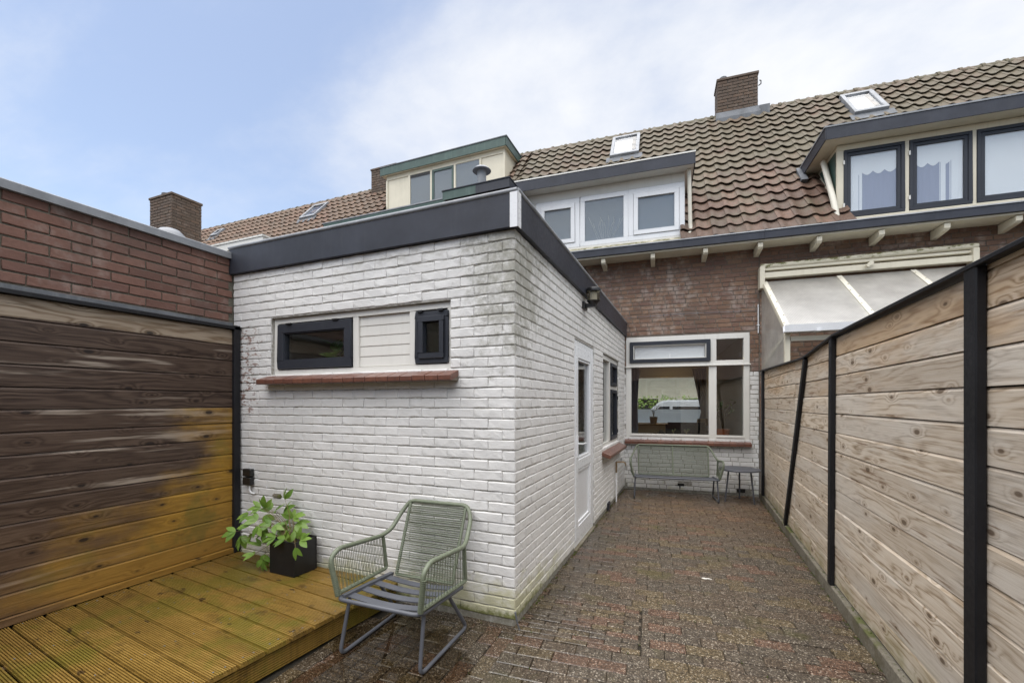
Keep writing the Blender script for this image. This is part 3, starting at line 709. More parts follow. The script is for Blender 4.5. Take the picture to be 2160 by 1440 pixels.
# side window
m = MB(); frame_rect(m, SWIN[0]+.003, SWIN[1]-.003, SWIN[2]+.003, SWIN[3]-.003, .06, .03, .12, fs); fbox(m, 6.43, 6.52, .933, 2.102, .032, .12, fs); fbox(m, 6.52, 7.067, 1.70, 1.75, .032, .12, fs)
w2 = m.build('window', 'white_frame', ext, bevel=.003)
pane(w2, 5.848, 6.43, .935, 2.10, .07, fs)
m = MB(); frame_rect(m, 6.528, 7.06, 1.757, 2.095, .05, .012, .07, fs); m.build('sash', 'anthracite_sash', w2, bevel=.003); pane(w2, 6.576, 7.012, 1.806, 2.046, .045, fs)
m = MB(); frame_rect(m, 6.528, 7.06, .94, 1.695, .05, .012, .07, fs); m.build('sash', 'anthracite_sash', w2, bevel=.003); pane(w2, 6.576, 7.012, .99, 1.646, .045, fs)
for zz in (1.05, 1.58): fbox(MB(), 7.05, 7.075, zz-.03, zz+.03, .0, .03, fs).build('hinge', 'black_plastic', w2)
sl = MB().prism([(X0-.04,5.72,.86),(X0+.10,5.72,.80),(X0+.10,5.72,.765),(X0-.04,5.72,.765)], (0,1.50,0)).build('sill', 'facade_mortar', ext)
for i in range(14):
    a = 5.715 + i*.1075
    MB().prism([(X0-.036,a,.868),(X0+.113,a,.805),(X0+.113,a,.765),(X0+.1,a,.76),(X0-.036,a,.81)], (0,.1035,0)).build('tile', 'sill_tile', sl, bevel=.003)

# inside of the extension: a kitchen worktop behind the door glass, and a leafy plant at the strip window
thk = thing('kitchen_counter', 'pale kitchen counter inside the extension behind the door glass', 'counter', (-2.2, 7.0, .02))
B(-3.6, -1.4, 7.2, 7.75, .02, .88).build('cabinet', 'room_wall', thk); B(-3.62, -1.38, 7.15, 7.77, .881, .92).build('worktop', 'wood_floor', thk)
# ------------------------------------------------------------------ terraced houses
hf = lambda s, d, z: (s, d, z)
TW, TE = .235, .3135
def tile_data():
    n = 10; v = []; f = []
    prof = [(.5+.5*math.cos(2*math.pi*(i/n-.12)))**1.5*.040 for i in range(n+1)]
    L = .40
    for (y, dz) in ((0, .040), (L, -.006)):
        for i in range(n+1): v.append(((i/n)*(TW+.012)-.006, y, prof[i]+dz))
    for i in range(n+1): v.append(((i/n)*(TW+.012)-.006, .0, prof[i]+.027))
    for i in range(n+1): v.append(((i/n)*(TW+.012)-.006, .12, prof[i]+.018))
    for i in range(n): f.append((i, i+1, n+2+i, n+1+i)); f.append((2*(n+1)+i, 2*(n+1)+i+1, i+1, i)); f.append((3*(n+1)+i, 3*(n+1)+i+1, 2*(n+1)+i+1, 2*(n+1)+i))
    b = 2*(n+1)
    v += [v[0], v[n+1], (v[n+1][0], L, -.02), (v[0][0], 0, -.0)]; k = len(v); f.append((k-4, k-1, k-2, k-3))
    return v, f
TV, TF = tile_data(); TMS = {}
def tile_mesh(mat):
    if mat not in TMS:
        me = MB().add(TV, TF).mesh('tile', smooth=True); me.materials.append(MATS[mat]); TMS[mat] = me
    return TMS[mat]
def roof_pt(x, t, off=0.0): return (x, -.30 + t*CP - off*SP, 4.10 + t*SP + off*CP)
def tile_roof(root, Mx, xa, xb, holes, mat, rows=18, limit=300, vis=None, seed=1, label_parent='roof'):
    """holes: (x0,x1,t0,t1) on the slope not covered with tiles"""
    rng = random.Random(seed)
    tL = rows*TE
    rm = slab(xa, xb, -.02, tL, [h for h in holes if h[2] < 0 or h[3]-h[2] > 1.4], .0, .05, lambda q, d, t: roof_pt(q, t, -.02-d))
    rm.prism([roof_pt(xa, tL, -.03), (xa, -.30+2*tL*CP, 4.08), (xa, -.36+2*tL*CP, 4.08), roof_pt(xa, tL, -.10)], (xb-xa, 0, 0))
    roof = rm.build('roof', 'roof_underlay', root)
    n = int(round((xb-xa)/TW)); st = []
    for r in range(rows):
        for c in range(n):
            x = xa + c*(xb-xa)/n; t = r*TE
            if any(h[0]-.06 < x and x+TW < h[1]+.06 and h[2]-.1 < t+.15 < h[3]+.02 for h in holes): continue
            w = Mx @ Vector(roof_pt(x, t))
            if vis and not vis(w): continue
            st.append((cam_dist(w), x, t))
    st.sort(); far = MB()
    for i, (d, x, t) in enumerate(st):
        e = (PH + rng.uniform(-.012,.012), rng.uniform(-.015,.015), rng.uniform(-.008,.008)); p = roof_pt(x + rng.uniform(-.004,.004), t + rng.uniform(-.006,.006), .012 + rng.uniform(-.002,.003))
        if i < limit:
            o = bpy.data.objects.new('tile', tile_mesh(mat)); COL.objects.link(o); o.parent = roof; o.location = p; o.rotation_euler = e
        else:
            Rm = Matrix.Translation(p) @ Matrix.Rotation(e[0], 4, 'X') @ Matrix.Rotation(e[2], 4, 'Z')
            far.add([Rm @ Vector(q) for q in TV], TF, rng.uniform(.01, 1))
    if far.f:
        o = far.build('tile_field', mat, roof, smooth=True); o['kind'] = 'stuff'
    # ridge tiles
    k = int(round((xb-xa)/.36)); yr, zr = roof_pt(0, tL)[1:]
    for i in range(k):
        x = xa + i*(xb-xa)/k; l = (xb-xa)/k + .03; m = MB(); v = []
        for (xx, rr) in ((x, .115), (x+.05, .118), (x+.052, .10), (x+l, .096)):
            for q in range(9):
                a = math.pi*(q/8); v.append((xx, yr + .03 - rr*math.cos(a)*1.05, zr - .035 + rr*math.sin(a)))
        f = [(j*9+q, j*9+q+1, (j+1)*9+q+1, (j+1)*9+q) for j in range(3) for q in range(8)] + [tuple(range(9))]
        m.add(v, f); m.build('ridge_tile', 'ridge_tile', roof, smooth=True)
    return roof
def skylight(root, xa, xb, ta, tb, open_=0.0):
    def p(x, t, o): return roof_pt(x, t, o)
    m = MB()
    for (a, b, c, d) in ((xa,xb,ta,ta+.09), (xa,xb,tb-.09,tb), (xa,xa+.07,ta+.09,tb-.09), (xb-.07,xb,ta+.09,tb-.09)):
        m.add([p(a,c,.03),p(b,c,.03),p(b,d,.03),p(a,d,.03),p(a,c,.13),p(b,c,.13),p(b,d,.13),p(a,d,.13)], [(0,3,2,1),(4,5,6,7),(0,1,5,4),(1,2,6,5),(2,3,7,6),(3,0,4,7)])
    fr_ = m.build('skylight', 'zinc', root, bevel=.006)
    m = MB(); m.add([p(xa+.065,ta+.085,.105),p(xb-.065,ta+.085,.105),p(xb-.065,tb-.085,.105),p(xa+.065,tb-.085,.105)], [(0,1,2,3)]); m.build('pane', 'glass', fr_)
    m = MB(); m.add([p(xa+.05,ta+.07,.035),p(xb-.05,ta+.07,.035),p(xb-.05,tb-.07,.035),p(xa+.05,tb-.07,.035)], [(0,1,2,3)]); m.build('blind', 'curtain_white', fr_)
    m = MB(); m.add([p(xa-.08,ta-.22,.062),p(xb+.08,ta-.22,.062),p(xb+.08,ta+.02,.075),p(xa-.08,ta+.02,.075)], [(0,1,2,3)]); m.build('flashing', 'lead', fr_)
def gutter(root, xa, xb, mat, brackets):
    g = MB().prism([(xa,-.40,4.005),(xa,-.40,4.125),(xa,-.385,4.125),(xa,-.385,4.02),(xa,-.14,4.02),(xa,-.14,4.10),(xa,-.125,4.10),(xa,-.125,4.005)], (xb-xa,0,0)).build('gutter', mat, root)
    B(xa, xb, -.36, -.0, 3.978, 4.002).build('soffit', 'cream', root)
    MB().prism([(xa,-.412,4.117),(xa,-.408,4.135),(xa,-.384,4.135),(xa,-.384,4.128)], (xb-xa,0,0)).build('gutter_lip', 'zinc', g)
    for x in brackets:
        MB().prism([(x-.035,-.34,3.966),(x-.035,-.01,3.966),(x-.035,-.01,3.84),(x-.035,-.31,3.875),(x-.035,-.34,3.90)], (.07,0,0)).build('bracket', 'cream', root, bevel=.004)

HOLE = (-1.075, .867, .87, 2.645)
h1 = thing('brick_house', 'brown brick terraced house with white dormer, rear facade behind the patio', 'house', HO, HA, local=True)
XP1, XP0 = 1.0, -3.95
DOORWAY = (-3.4, -2.3, .02, 2.2)
wall1 = slab(XP0, XP1, -.1, 4.0, [HOLE, DOORWAY], .0, .28, hf).build('wall', ['facade_mortar'], h1)
def pmat(s, z): return 'painted_brick' if (z < 1.985 and s > -1.2) else 'facade_brick'
fbk = lay_wall(-2.35, XP1, 0.0, 3.97, [HOLE], mod=(.216, .0735), bond='cross', zoff=.02, head=.011)
fbk = [q for q in fbk if q[0] > -1.15 or q[1] > 2.85]
VENTS = [(-.26, -.12, .05, .13), (.68, .80, .04, .105)]
fbk = [q for q in fbk if not any(v[0]-.02 < q[0] < v[1]+.02 and v[2]-.01 < q[1] < v[3]+.01 for v in VENTS)]
masonry(wall1, fbk, lambda s, z: (s, 0, z), 0, None, h=.0625, dep=.007, bev=.004, jit=.0016, limit=300, root=HM, matfn=pmat)
MB().box(XP0, XP1, -.004, -.001, -.1, 1.98).build('painted_joints', 'painted_mortar', wall1) if False else None
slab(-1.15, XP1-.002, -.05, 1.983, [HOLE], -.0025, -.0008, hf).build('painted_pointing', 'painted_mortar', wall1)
for v in VENTS: B(v[0], v[1], -.006, -.0028, v[2], v[3]).build('vent_opening', 'dark_void', wall1)
MB().tube([(XP0+2.9, -.0045, 2.99), (-.2, -.005, 3.005), (.95, -.0045, 2.985)], .0055, 6).build('cable', 'lead', wall1)
# window of the living room
m = MB(); frame_rect(m, HOLE[0]+.003, HOLE[1]-.003, HOLE[2]+.003, HOLE[3]-.003, .085, .0, .11, hf)
fbox(m, HOLE[0]+.088, HOLE[1]-.088, 2.125, 2.20, -.001, .11, hf); fbox(m, .262, .378, .958, 2.125, .001, .11, hf); fbox(m, .285, .375, 2.20, 2.557, .001, .11, hf)
bw = m.build('window', 'white_frame', h1, bevel=.004)
fbox(MB(), HOLE[0]-.01, HOLE[1]+.01, 2.112, 2.135, -.03, -.002, hf).build('drip_rail', 'white_frame', bw, bevel=.004)
pane(bw, -.984, .26, .96, 2.12, .06, hf); pane(bw, .38, .776, .96, 2.12, .06, hf); pane(bw, .378, .776, 2.204, 2.555, .06, hf)
m = MB(); frame_rect(m, -1.012, .282, 2.19, 2.557, .062, -.03, .06, hf); m.build('sash', 'anthracite_sash', bw, bevel=.004)
m = MB(); frame_rect(m, -.952, .222, 2.25, 2.497, .014, -.018, .06, hf); m.build('glazing_bead', 'white_frame', bw)
pane(bw, -.94, .21, 2.262, 2.485, .02, hf)
B(-.36, -.34, -.024, -.02, 2.255, 2.33).build('window_catch', 'white_pvc', bw)
B(-.93, .2, .034, .038, 2.24, 2.5).build('sky_reflection_panel', 'curtain_white', bw)  # white panel added behind the pane to imitate its bright sky reflection
for (a, b) in ((-1.0, .262), (.375, .79)): fbox(MB(), a, b, .925, .952, -.014, .0, hf).build('bottom_bead', 'white_frame', bw)
sl = MB().prism([(-1.085,.04,.868),(-1.085,-.085,.83),(-1.085,-.085,.79),(-1.085,.0,.79)], (1.97,0,0)).build('sill', 'facade_mortar', h1)
for i in range(18):
    a = -1.09 + i*.1098
    MB().prism([(a,.036,.874),(a,-.10,.838),(a,-.10,.79),(a,-.085,.785),(a,.0,.81)], (.1055,0,0)).build('tile', 'sill_tile', sl, bevel=.003)
# eaves and roof
gutter(h1, -2.6, XP1-.002, 'anthracite', (-1.433-.81, -1.433, -.624, .179, .955))
DH1 = (-3.02, -.09, -1, 1.85)
tile_roof(h1, HM, XP0, XP1, [DH1, (-1.60, -.95, 4.05, 5.3)], 'roof_tile', seed=4)
skylight(h1, -1.60, -.955, 4.08, 5.28)
# dormer
dm = MB().prism([(-3.0,.02,4.2),(-3.0,.02,5.40),(-3.0,.90,5.40)], (2.89,0,0)).build('dormer', 'white_frame', h1)
MB().box(-3.10, .02, -.245, .98, 5.40, 5.575).build('dormer_roof', 'white_frame', dm)
MB().box(-3.105, .026, -.262, -.247, 5.392, 5.575).box(.022, .036, -.262, .96, 5.392, 5.575).build('fascia', 'anthracite', dm)
MB().box(-3.11, .042, -.27, 1.05, 5.577, 5.60).build('roof_edge', 'white_frame', dm)
m = MB(); m.box(-2.99, -.112, -.012, .02, 5.24, 5.398).box(-2.99, -.112, -.02, .02, 4.01, 4.335).box(-2.99, -2.72, -.004, .02, 4.335, 5.24); m.build('frame_board', 'white_frame', dm, bevel=.003)
for (a, b, c) in ((-2.715, -1.895, 1), (-1.885, -1.035, 0), (-1.035, -.116, 1)):
    m = MB(); frame_rect(m, a, b, 4.337, 5.238, .085, -.018, .02, hf)
    if c: frame_rect(m, a+.088, b-.088, 4.427, 5.148, .075, -.034, .015, hf)
    m.build('sash', 'white_pvc', dm, bevel=.005)
    g = .165 if c else .086
    pane(dm, a+g, b-g, 4.34+g, 5.236-g, .0, hf)
    B(a+g-.01, b-g+.01, .012, .016, 4.33+g, 5.246-g).build('blind', 'blind_grey', dm)
MB().tube([(-.05,-.08,5.39),(-.05,-.08,5.33),(-.045,-.06,5.2),(-.03,-.06,4.5),(-.02,-.06,4.36),(-.06,-.12,4.30)], .032, 10).build('downpipe', 'ivory_pipe', dm, smooth=True)
MB().prism([(-3.0,-.10,4.225),(-3.0,-.10,4.255),(-3.0,-.021,4.30),(-3.0,-.021,4.225)], (2.95,0,0)).build('dormer_sill', 'mossy_cream', dm)
# dried grass plumes in the dormer window
pl = thing('grass_plumes', 'white dried grass plumes behind the middle dormer window pane', 'dried grass', HM @ Vector((-1.42, .006, 4.45)), HA)
rng = random.Random(8)
def hw(x, y, z): return HM @ Vector((x, y, z))
for k in range(11):
    x = -1.68 + k*.052 + rng.uniform(-.02,.02); z1 = 4.62 + rng.uniform(0,.14); dx_ = rng.uniform(-.06,.06)
    m = MB().tube([hw(-1.45+(x+1.45)*.5,.0085,4.44), hw(x,.0085,z1), hw(x+dx_*.5,.0085,z1+.05), hw(x+dx_,.0085,z1+.11)], [.0012,.0015,.0028,.001], 5); m.build('plume', 'plume', pl)

# chimney on the party wall
def chimney(root_name, label, Mx, x0, x1, y0, y1, z0, z1, pots, seed, lip=True):
    c = thing(root_name, label, 'chimney', Mx @ Vector(((x0+x1)/2, (y0+y1)/2, z0)))
    rot = math.atan2(Mx[1][0], Mx[0][0])
    core = MB(); core.box(x0+.012, x1-.012, y0+.012, y1-.012, z0, z1-.004)
    core.v = [tuple(Mx @ Vector(p)) for p in core.v]; st = core.build('stack', 'chimney_mortar', c)
    rr = random.Random(seed)
    for (a, b, fn, rz) in ((x0, x1, lambda s, z: tuple(Mx @ Vector((s, y0+.012, z))), rot), (y0, y1, lambda s, z: tuple(Mx @ Vector((x1-.012, s, z))), rot + R(90)), (y0, y1, lambda s, z: tuple(Mx @ Vector((x0+.012, s, z))), rot - R(90))):
        bl = lay_wall(a, b, z0, z1, [], mod=(.216,.0735), zoff=z1 - .0735*40, head=.011)
        if rz == rot - R(90): bl = [(a+b-s, z, l) for s, z, l in bl]
        masonry(st, bl, fn, rz, 'chimney_brick', h=.0625, dep=.012, limit=90, rng=rr)
    if lip:
        m = MB(); m.box(x0-.02, x1+.02, y0-.02, y1+.02, z1, z1+.06); m.v = [tuple(Mx @ Vector(p)) for p in m.v]; m.build('capping', 'chimney_brick', c, bevel=.01)
    for (px, py, r, h) in pots:
        m = MB().lathe([(r,0),(r,h*.7),(r*1.15,h*.72),(r*1.15,h),(r*.5,h*1.02)], (px, py, z1+.06), 12); m.v = [tuple(Mx @ Vector(p)) for p in m.v]; m.build('chimney_pot', 'lead', c, smooth=True)
    return c, st
ch1, st1 = chimney('chimney', 'weathered brown brick chimney with lead flashing on the main ridge', HM, .78, 1.62, 3.25, 3.75, 7.9, 9.0, [(.93,3.5,.075,.16)], 3)
m = MB().prism([(.74,3.18,7.98),(.74,3.18,8.10),(.74,3.235,8.26),(.74,3.235,7.98)], (.92,0,0)).prism([(1.65,3.2,8.0),(1.65,3.2,8.24),(1.65,3.6,8.42),(1.65,3.6,8.2)], (.2,0,0)); m.v = [tuple(HM @ Vector(p)) for p in m.v]; m.build('flashing', 'lead', ch1)
m = MB().tube([(1.64,3.3,8.75),(1.69,3.3,8.78),(1.69,3.3,8.85),(1.66,3.3,8.87)], .012, 6); m.v = [tuple(HM @ Vector(p)) for p in m.v]; m.build('hook', 'black_plastic', ch1)

# right-hand neighbour
h2 = thing('brick_house', 'brown brick neighbouring house with cream dormer and dark framed windows', 'house', HM @ Vector((1.0, 0, 0)), HA, local=True)
h2.location = HO; XR = 8.0
wall2 = slab(1.004, XR, -.1, 4.0, [], .0, .28, hf).build('wall', ['facade_mortar'], h2)
fbk = [q for q in lay_wall(1.006, 5.6, 1.2, 3.97, [], mod=(.216,.0735), bond='cross', zoff=.02, head=.011)]
masonry(wall2, fbk, lambda s, z: (s, 0, z), 0, None, h=.0625, dep=.007, bev=.004, jit=.0016, limit=300, root=HM, matfn=lambda s, z: 'facade_brick')
gutter(h2, 1.002, XR, 'anthracite', (1.729, 2.488, 3.223, 3.97, 4.72, 5.47, 6.2))
tile_roof(h2, HM, 1.0, XR-.2, [(2.05, 9, -1, 1.85), (3.14, 3.68, 4.05, 5.2)], 'roof_tile', seed=9)
skylight(h2, 3.13, 3.69, 4.07, 5.2)
dm = MB().prism([(2.06,.02,4.2),(2.06,.02,5.43),(2.06,.92,5.43)], (5.9,0,0)).build('dormer', 'cream', h2)
MB().prism([(2.052,.05,4.55),(2.052,.05,5.36),(2.052,.72,5.36)], (.006,0,0)).build('cheek_panel', 'green_paint', dm)
MB().box(1.845, XR, -.235, .98, 5.432, 5.58).build('dormer_roof', 'cream', dm)
MB().box(1.838, XR, -.252, -.237, 5.425, 5.60).box(1.826, 1.842, -.252, 1.0, 5.425, 5.60).build('fascia', 'anthracite', dm)
MB().box(1.815, XR, -.262, 1.1, 5.602, 5.625).build('roof_edge', 'zinc', dm)
m = MB(); m.box(2.05, XR, -.014, .02, 5.34, 5.425).box(2.05, XR, -.02, .02, 4.01, 4.305)
for (a, b) in ((2.05, 2.14), (2.895, 2.945), (3.665, 3.71), (4.585, 4.64)): m.box(a, b, -.012, .02, 4.305, 5.34)
m.build('frame_board', 'cream', dm, bevel=.003)
MB().tube([(1.99,.36,5.38),(1.99,.30,5.28),(2.0,-.02,4.62),(2.01,-.10,4.38),(2.02,-.13,4.20)], .042, 10).build('downpipe', 'ivory_pipe', dm, smooth=True)
MB().prism([(1.76,.62,5.27),(1.76,.93,5.62),(1.76,1.0,5.60),(1.76,.7,5.24)], (.1,0,0)).build('flashing', 'lead', dm)
for i, (a, b) in enumerate(((2.142, 2.892), (2.948, 3.662), (3.714, 4.58))):
    m = MB(); frame_rect(m, a, b, 4.31, 5.338, .045, -.022, .02, hf); frame_rect(m, a+.046, b-.046, 4.357, 5.291, .045, -.010, .018, hf); m.build('sash', 'anthracite_sash', dm, bevel=.004)
    pane(dm, a+.088, b-.088, 4.40, 5.25, .004, hf)
    if i < 2:
        m = MB(); n = 24; v = []
        for k in range(n+1):
            x = a+.09+(b-a-.18)*k/n; ph = (k/n*4) % 1.0; zb = 4.98 - .05*abs(math.sin(math.pi*ph)) if True else 0
            v += [(x, .0145, zb), (x, .0145, 5.25)]
        m.add(v, [(2*k, 2*k+2, 2*k+3, 2*k+1) for k in range(n)]); m.build('valance', 'curtain_white', dm)
        def folds(x0, x1, mat, y, amp, nf):
            m = MB(); v = []; N = nf*8
            for k in range(N+1):
                x = x0+(x1-x0)*k/N; yy = y + amp*math.sin(2*math.pi*nf*k/N); v += [(x, yy, 4.38), (x, yy, 5.26)]
            m.add(v, [(2*k, 2*k+2, 2*k+3, 2*k+1) for k in range(N)]); return m.build('curtain', mat, dm, smooth=True)
        folds(a+.085, b-.085, 'curtain_lilac', .0175, .0012, 9)
        if i == 0: folds(a+.085, a+.24, 'curtain_white', .0158, .0008, 3)
        else: folds(b-.24, b-.085, 'curtain_white', .0158, .0008, 3); folds(a+.36, a+.43, 'curtain_white', .0158, .0008, 2)
        for zz in (4.5, 5.15): B(a-.014, a+.008, -.028, -.02, zz-.03, zz+.03).build('hinge', 'white_frame', dm)
    else: B(a+.08, b-.08, .013, .016, 4.40, 5.26).build('blind', 'curtain_white', dm)

# left-hand neighbours: same terrace, the row bends at the party wall
def left_house(x0, x1, label, loc):
    h = thing('brick_house', label, 'house', loc, 0, local=True); h.location = (0, 7.61, 0); return h
LM = Matrix.Translation((0, 7.61, 0))
def visL(w):
    d = w.y*math.cos(R(YAW)) - w.x*math.sin(R(YAW)); u = 1080 + 911*(w.x*math.cos(R(YAW)) + w.y*math.sin(R(YAW)))/d; v = 849 - 911*(w.z-1.5)/d
    return u > 380 and v < 560 - (u-480)*.2 + 14
h3 = left_house(-8.9, -3.95, 'left neighbouring house with dark green painted dormers in two tiers', (0,0,0))
slab(-8.9, -4.0, -.1, 4.0, [], .0, .28, hf).build('wall', 'facade_mortar', h3)
gutter(h3, -8.9, -4.35, 'green_paint', (-8.4, -7.6, -6.8, -6.0, -5.2))
tile_roof(h3, LM, -8.9, -3.99, [(-7.42, -4.38, -1, 1.7), (-7.95, -4.3, 3.55, 4.9)], 'roof_tile_left', seed=14, vis=visL)
dm = MB().prism([(-7.4,.02,4.2),(-7.4,.02,5.30),(-7.4,.82,5.30)], (3.0,0,0)).build('dormer', 'cream', h3)
MB().box(-7.5, -4.3, -.36, .95, 5.31, 5.44).build('dormer_roof', 'cream', dm)
MB().box(-7.53, -4.3, -.39, -.362, 5.30, 5.445).build('fascia', 'green_paint', dm)
MB().box(-7.56, -4.3, -.40, .98, 5.447, 5.47).build('roof_edge', 'zinc', dm)
# upper green dormer, front at Y=9.9
yd = 9.9 - 7.61
dm = MB().prism([(-7.94,yd,6.5),(-7.94,yd,7.86),(-7.94,yd+1.0,7.86),(-7.94,yd+.1,6.6)], (3.62,0,0)).build('dormer', 'cream', h3)
MB().box(-8.07, -4.25, yd-.10, yd+1.25, 7.862, 8.06).build('dormer_roof', 'cream', dm)
MB().box(-8.09, -4.235, yd-.125, yd-.102, 7.855, 8.07).box(-4.247, -4.225, yd-.125, yd+1.2, 7.855, 8.07).build('fascia', 'green_paint', dm)
MB().box(-8.11, -4.21, yd-.14, yd+1.28, 8.072, 8.095).build('roof_edge', 'lead', dm)
m = MB(); m.box(-7.95, -4.31, yd-.02, yd-.001, 7.74, 7.855)
for x in (-7.96, -7.20, -6.50, -5.77, -5.02, -4.36): m.box(x, x+.055, yd-.03, yd-.001, 6.75, 7.739)
m.build('frame_board', 'cream', dm, bevel=.004)
for i, (a, b) in enumerate(((-7.14, -6.505), (-6.44, -5.775), (-5.71, -5.025))):
    if i == 1: m = MB(); frame_rect(m, a, b, 6.80, 7.735, .06, -.03+yd, yd-.002, hf); m.build('sash', 'green_paint', dm, bevel=.004)
    pane(dm, a, b, 6.8, 7.73, yd-.012, hf); B(a, b, yd-.0035, yd-.0012, 6.8, 7.73).build('blind', 'blind_grey', dm)
for k in range(3): B(-7.14, -6.505, yd-.02, yd-.014, 7.66+k*.026, 7.678+k*.026).build('vent_slat', 'black_plastic', dm)
MB().prism([(-4.28,yd-.1,6.78),(-4.28,yd+1.15,8.09),(-4.28,yd+1.3,8.07),(-4.28,yd+.05,6.72)], (.2,0,0)).build('flashing', 'lead', dm)
MB().prism([(-8.12,yd+.6,7.35),(-8.12,yd+1.1,7.95),(-8.12,yd+1.2,7.85),(-8.12,yd+.7,7.3)], (.16,0,0)).build('flashing', 'lead', dm)
chimney('chimney', 'low brick chimney peeping out behind the upper green dormer', LM, -9.25, -8.3, 3.15, 3.65, 7.9, 8.72, [], 6)
h4 = left_house(-14.2, -8.9, 'terraced house farther left with pale grey dormer edge and one skylight', (0,0,0))
slab(-14.2, -8.91, -.1, 4.0, [], .0, .28, hf).build('wall', 'facade_mortar', h4)
tile_roof(h4, LM, -14.2, -8.9, [(-12.6, -9.4, -1, 1.55)], 'roof_tile_left', seed=15, vis=visL)
skylight(h4, -11.58, -10.94, 4.3, 5.2)
dm = MB().prism([(-12.6,.02,4.2),(-12.6,.02,5.2),(-12.6,.72,5.2)], (3.2,0,0)).build('dormer', 'cream', h4)
MB().box(-12.7, -9.24, -.55, .95, 5.21, 5.38).build('dormer_roof', 'white_frame', dm); MB().box(-12.72, -9.22, -.57, 1.0, 5.382, 5.42).build('roof_edge', 'white_frame', dm)
h5 = left_house(-21, -14.2, 'farthest terraced house on the left with a small open skylight', (0,0,0))
slab(-21, -14.21, -.1, 4.0, [], .0, .28, hf).build('wall', 'facade_mortar', h5)
tile_roof(h5, LM, -21.0, -14.2, [], 'roof_tile_left', seed=16, vis=visL)
skylight(h5, -16.2, -15.82, 4.55, 5.0)
chimney('chimney', 'small far brick chimney with lead cap and pot on the left ridge', LM, -20.2, -19.2, 3.2, 3.8, 8.0, 8.95, [(-19.6, 3.5, .12, .3)], 7)

# brick stair bay between the dormers, its edge board half green and half grey
bay = thing('roof_bay', 'small flat roofed brick bay with edge board half green, half dark grey', 'bay', (-3.6, 7.2, 2.9))
bx = B(-4.17, -2.95, 6.912, 8.3, 2.9, 5.21).build('bay_wall', 'facade_mortar', bay)
masonry(bx, [q for q in lay_wall(-4.18, -2.94, 4.3, 5.205, [], mod=(.216,.0735), zoff=4.28, head=.012)], lambda s, z: (s, 6.912, z), 0, 'shed_brick', h=.0605, dep=.008)
masonry(bx, [q for q in lay_wall(6.91, 8.2, 4.3, 5.205, [], mod=(.216,.0735), zoff=4.28, head=.012)], lambda s, z: (-2.95, s, z), R(90), 'shed_brick', h=.0605, dep=.008)
B(-4.21, -2.92, 6.85, 8.3, 5.212, 5.365).build('flat_roof', 'roof_felt', bay)
f1 = MB().box(-4.225, -3.545, 6.825, 6.849, 5.208, 5.365).build('edge_board', 'green_paint', bay)
f2 = MB().box(-3.543, -2.896, 6.825, 6.849, 5.208, 5.365).box(-2.919, -2.895, 6.851, 8.2, 5.208, 5.365).build('edge_board', 'anthracite', bay)
MB().box(-4.24, -2.885, 6.81, 8.3, 5.367, 5.382).build('roof_edge', 'anthracite', bay)
vp = thing('vent_pipe', 'grey metal vent pipe with mushroom cap on the small bay roof', 'vent pipe', (-3.66, 7.3, 5.382))
MB().lathe([(.085,0),(.085,.48)], (-3.66,7.3,5.382), 16).build('pipe', 'zinc', vp, smooth=True)
MB().lathe([(.10,.48),(.175,.475),(.178,.485),(.13,.53),(.06,.56),(.01,.57)], (-3.66,7.3,5.382), 20).build('cap', 'zinc', vp, smooth=True)

# ------------------------------------------------------------------ living room seen through the back window
room = thing('living_room', 'dim living room interior seen through the big rear window', 'room', HM @ Vector((-1.4, 4, .15)), HA, local=True)
room.location = HO
B(-3.7, .85, .30, 6.6, .10, .15).build('floor', 'wood_floor', room); B(-3.7, .85, .30, 6.6, 2.66, 2.70).build('ceiling', 'room_ceiling', room)
B(-3.8, -3.7, .30, 6.6, .1, 2.7).build('side_wall', 'room_wall', room); B(.86, .95, .30, 6.6, .1, 2.7).build('side_wall', 'room_wall', room)
FW = (-1.5, .83, .80, 2.35)
slab(-3.9, .99, -.3, 4.0, [FW], 6.6, 6.85, hf).build('street_wall', 'room_wall', room)
m = MB(); frame_rect(m, FW[0], FW[1], FW[2], FW[3], .06, 6.65, 6.75, hf); sw = m.build('street_window', 'white_frame', room)
pane(sw, FW[0]+.05, FW[1]-.05, FW[2]+.05, FW[3]-.05, 6.70, hf); pane(sw, FW[0]+.05, FW[1]-.05, FW[2]+.05, 1.29, 6.67, hf, 'film', 'frosted_film')
def drape(x0, x1, y, z0, z1, mat, nf, amp, name, label, taper=.6):
    m = MB(); v = []; N = nf*8; xc = x0 if taper < 0 else x1; tp = abs(taper)
    for k in range(N+1):
        for (z, q) in ((z0, .75), (z0+(z1-z0)*.35, tp), (z1, 1.0)):
            x = x0+(x1-x0)*k/N; x = xc+(x-xc)*q; v.append(HM @ Vector((x, y+amp*math.sin(2*math.pi*nf*k/N), z)))
    m.add(v, [(3*k+j, 3*k+3+j, 3*k+4+j, 3*k+1+j) for k in range(N) for j in (0, 1)]); return tag(m.build(name, mat, smooth=True), label, 'curtain')
drape(-1.0, -.84, .22, .86, 2.62, 'curtain_dark', 5, .03, 'curtain', 'dark drape hanging just inside the left edge of the rear window', -.7)
drape(-1.6, -1.05, 6.45, .5, 2.55, 'curtain_dark', 4, .04, 'curtain', 'dark drape at the left side of the far street window', -.5)
drape(.45, .84, 6.45, .5, 2.55, 'curtain_dark', 4, .04, 'curtain', 'dark drape gathered at the right side of the far street window', .35)
so = thing('sofa', 'dark sofa back seen through the rear window', 'sofa', HM @ Vector((-.35, 4.2, .15)), HA, local=True)
so.location = HM @ Vector((.12, 4.0, .15))
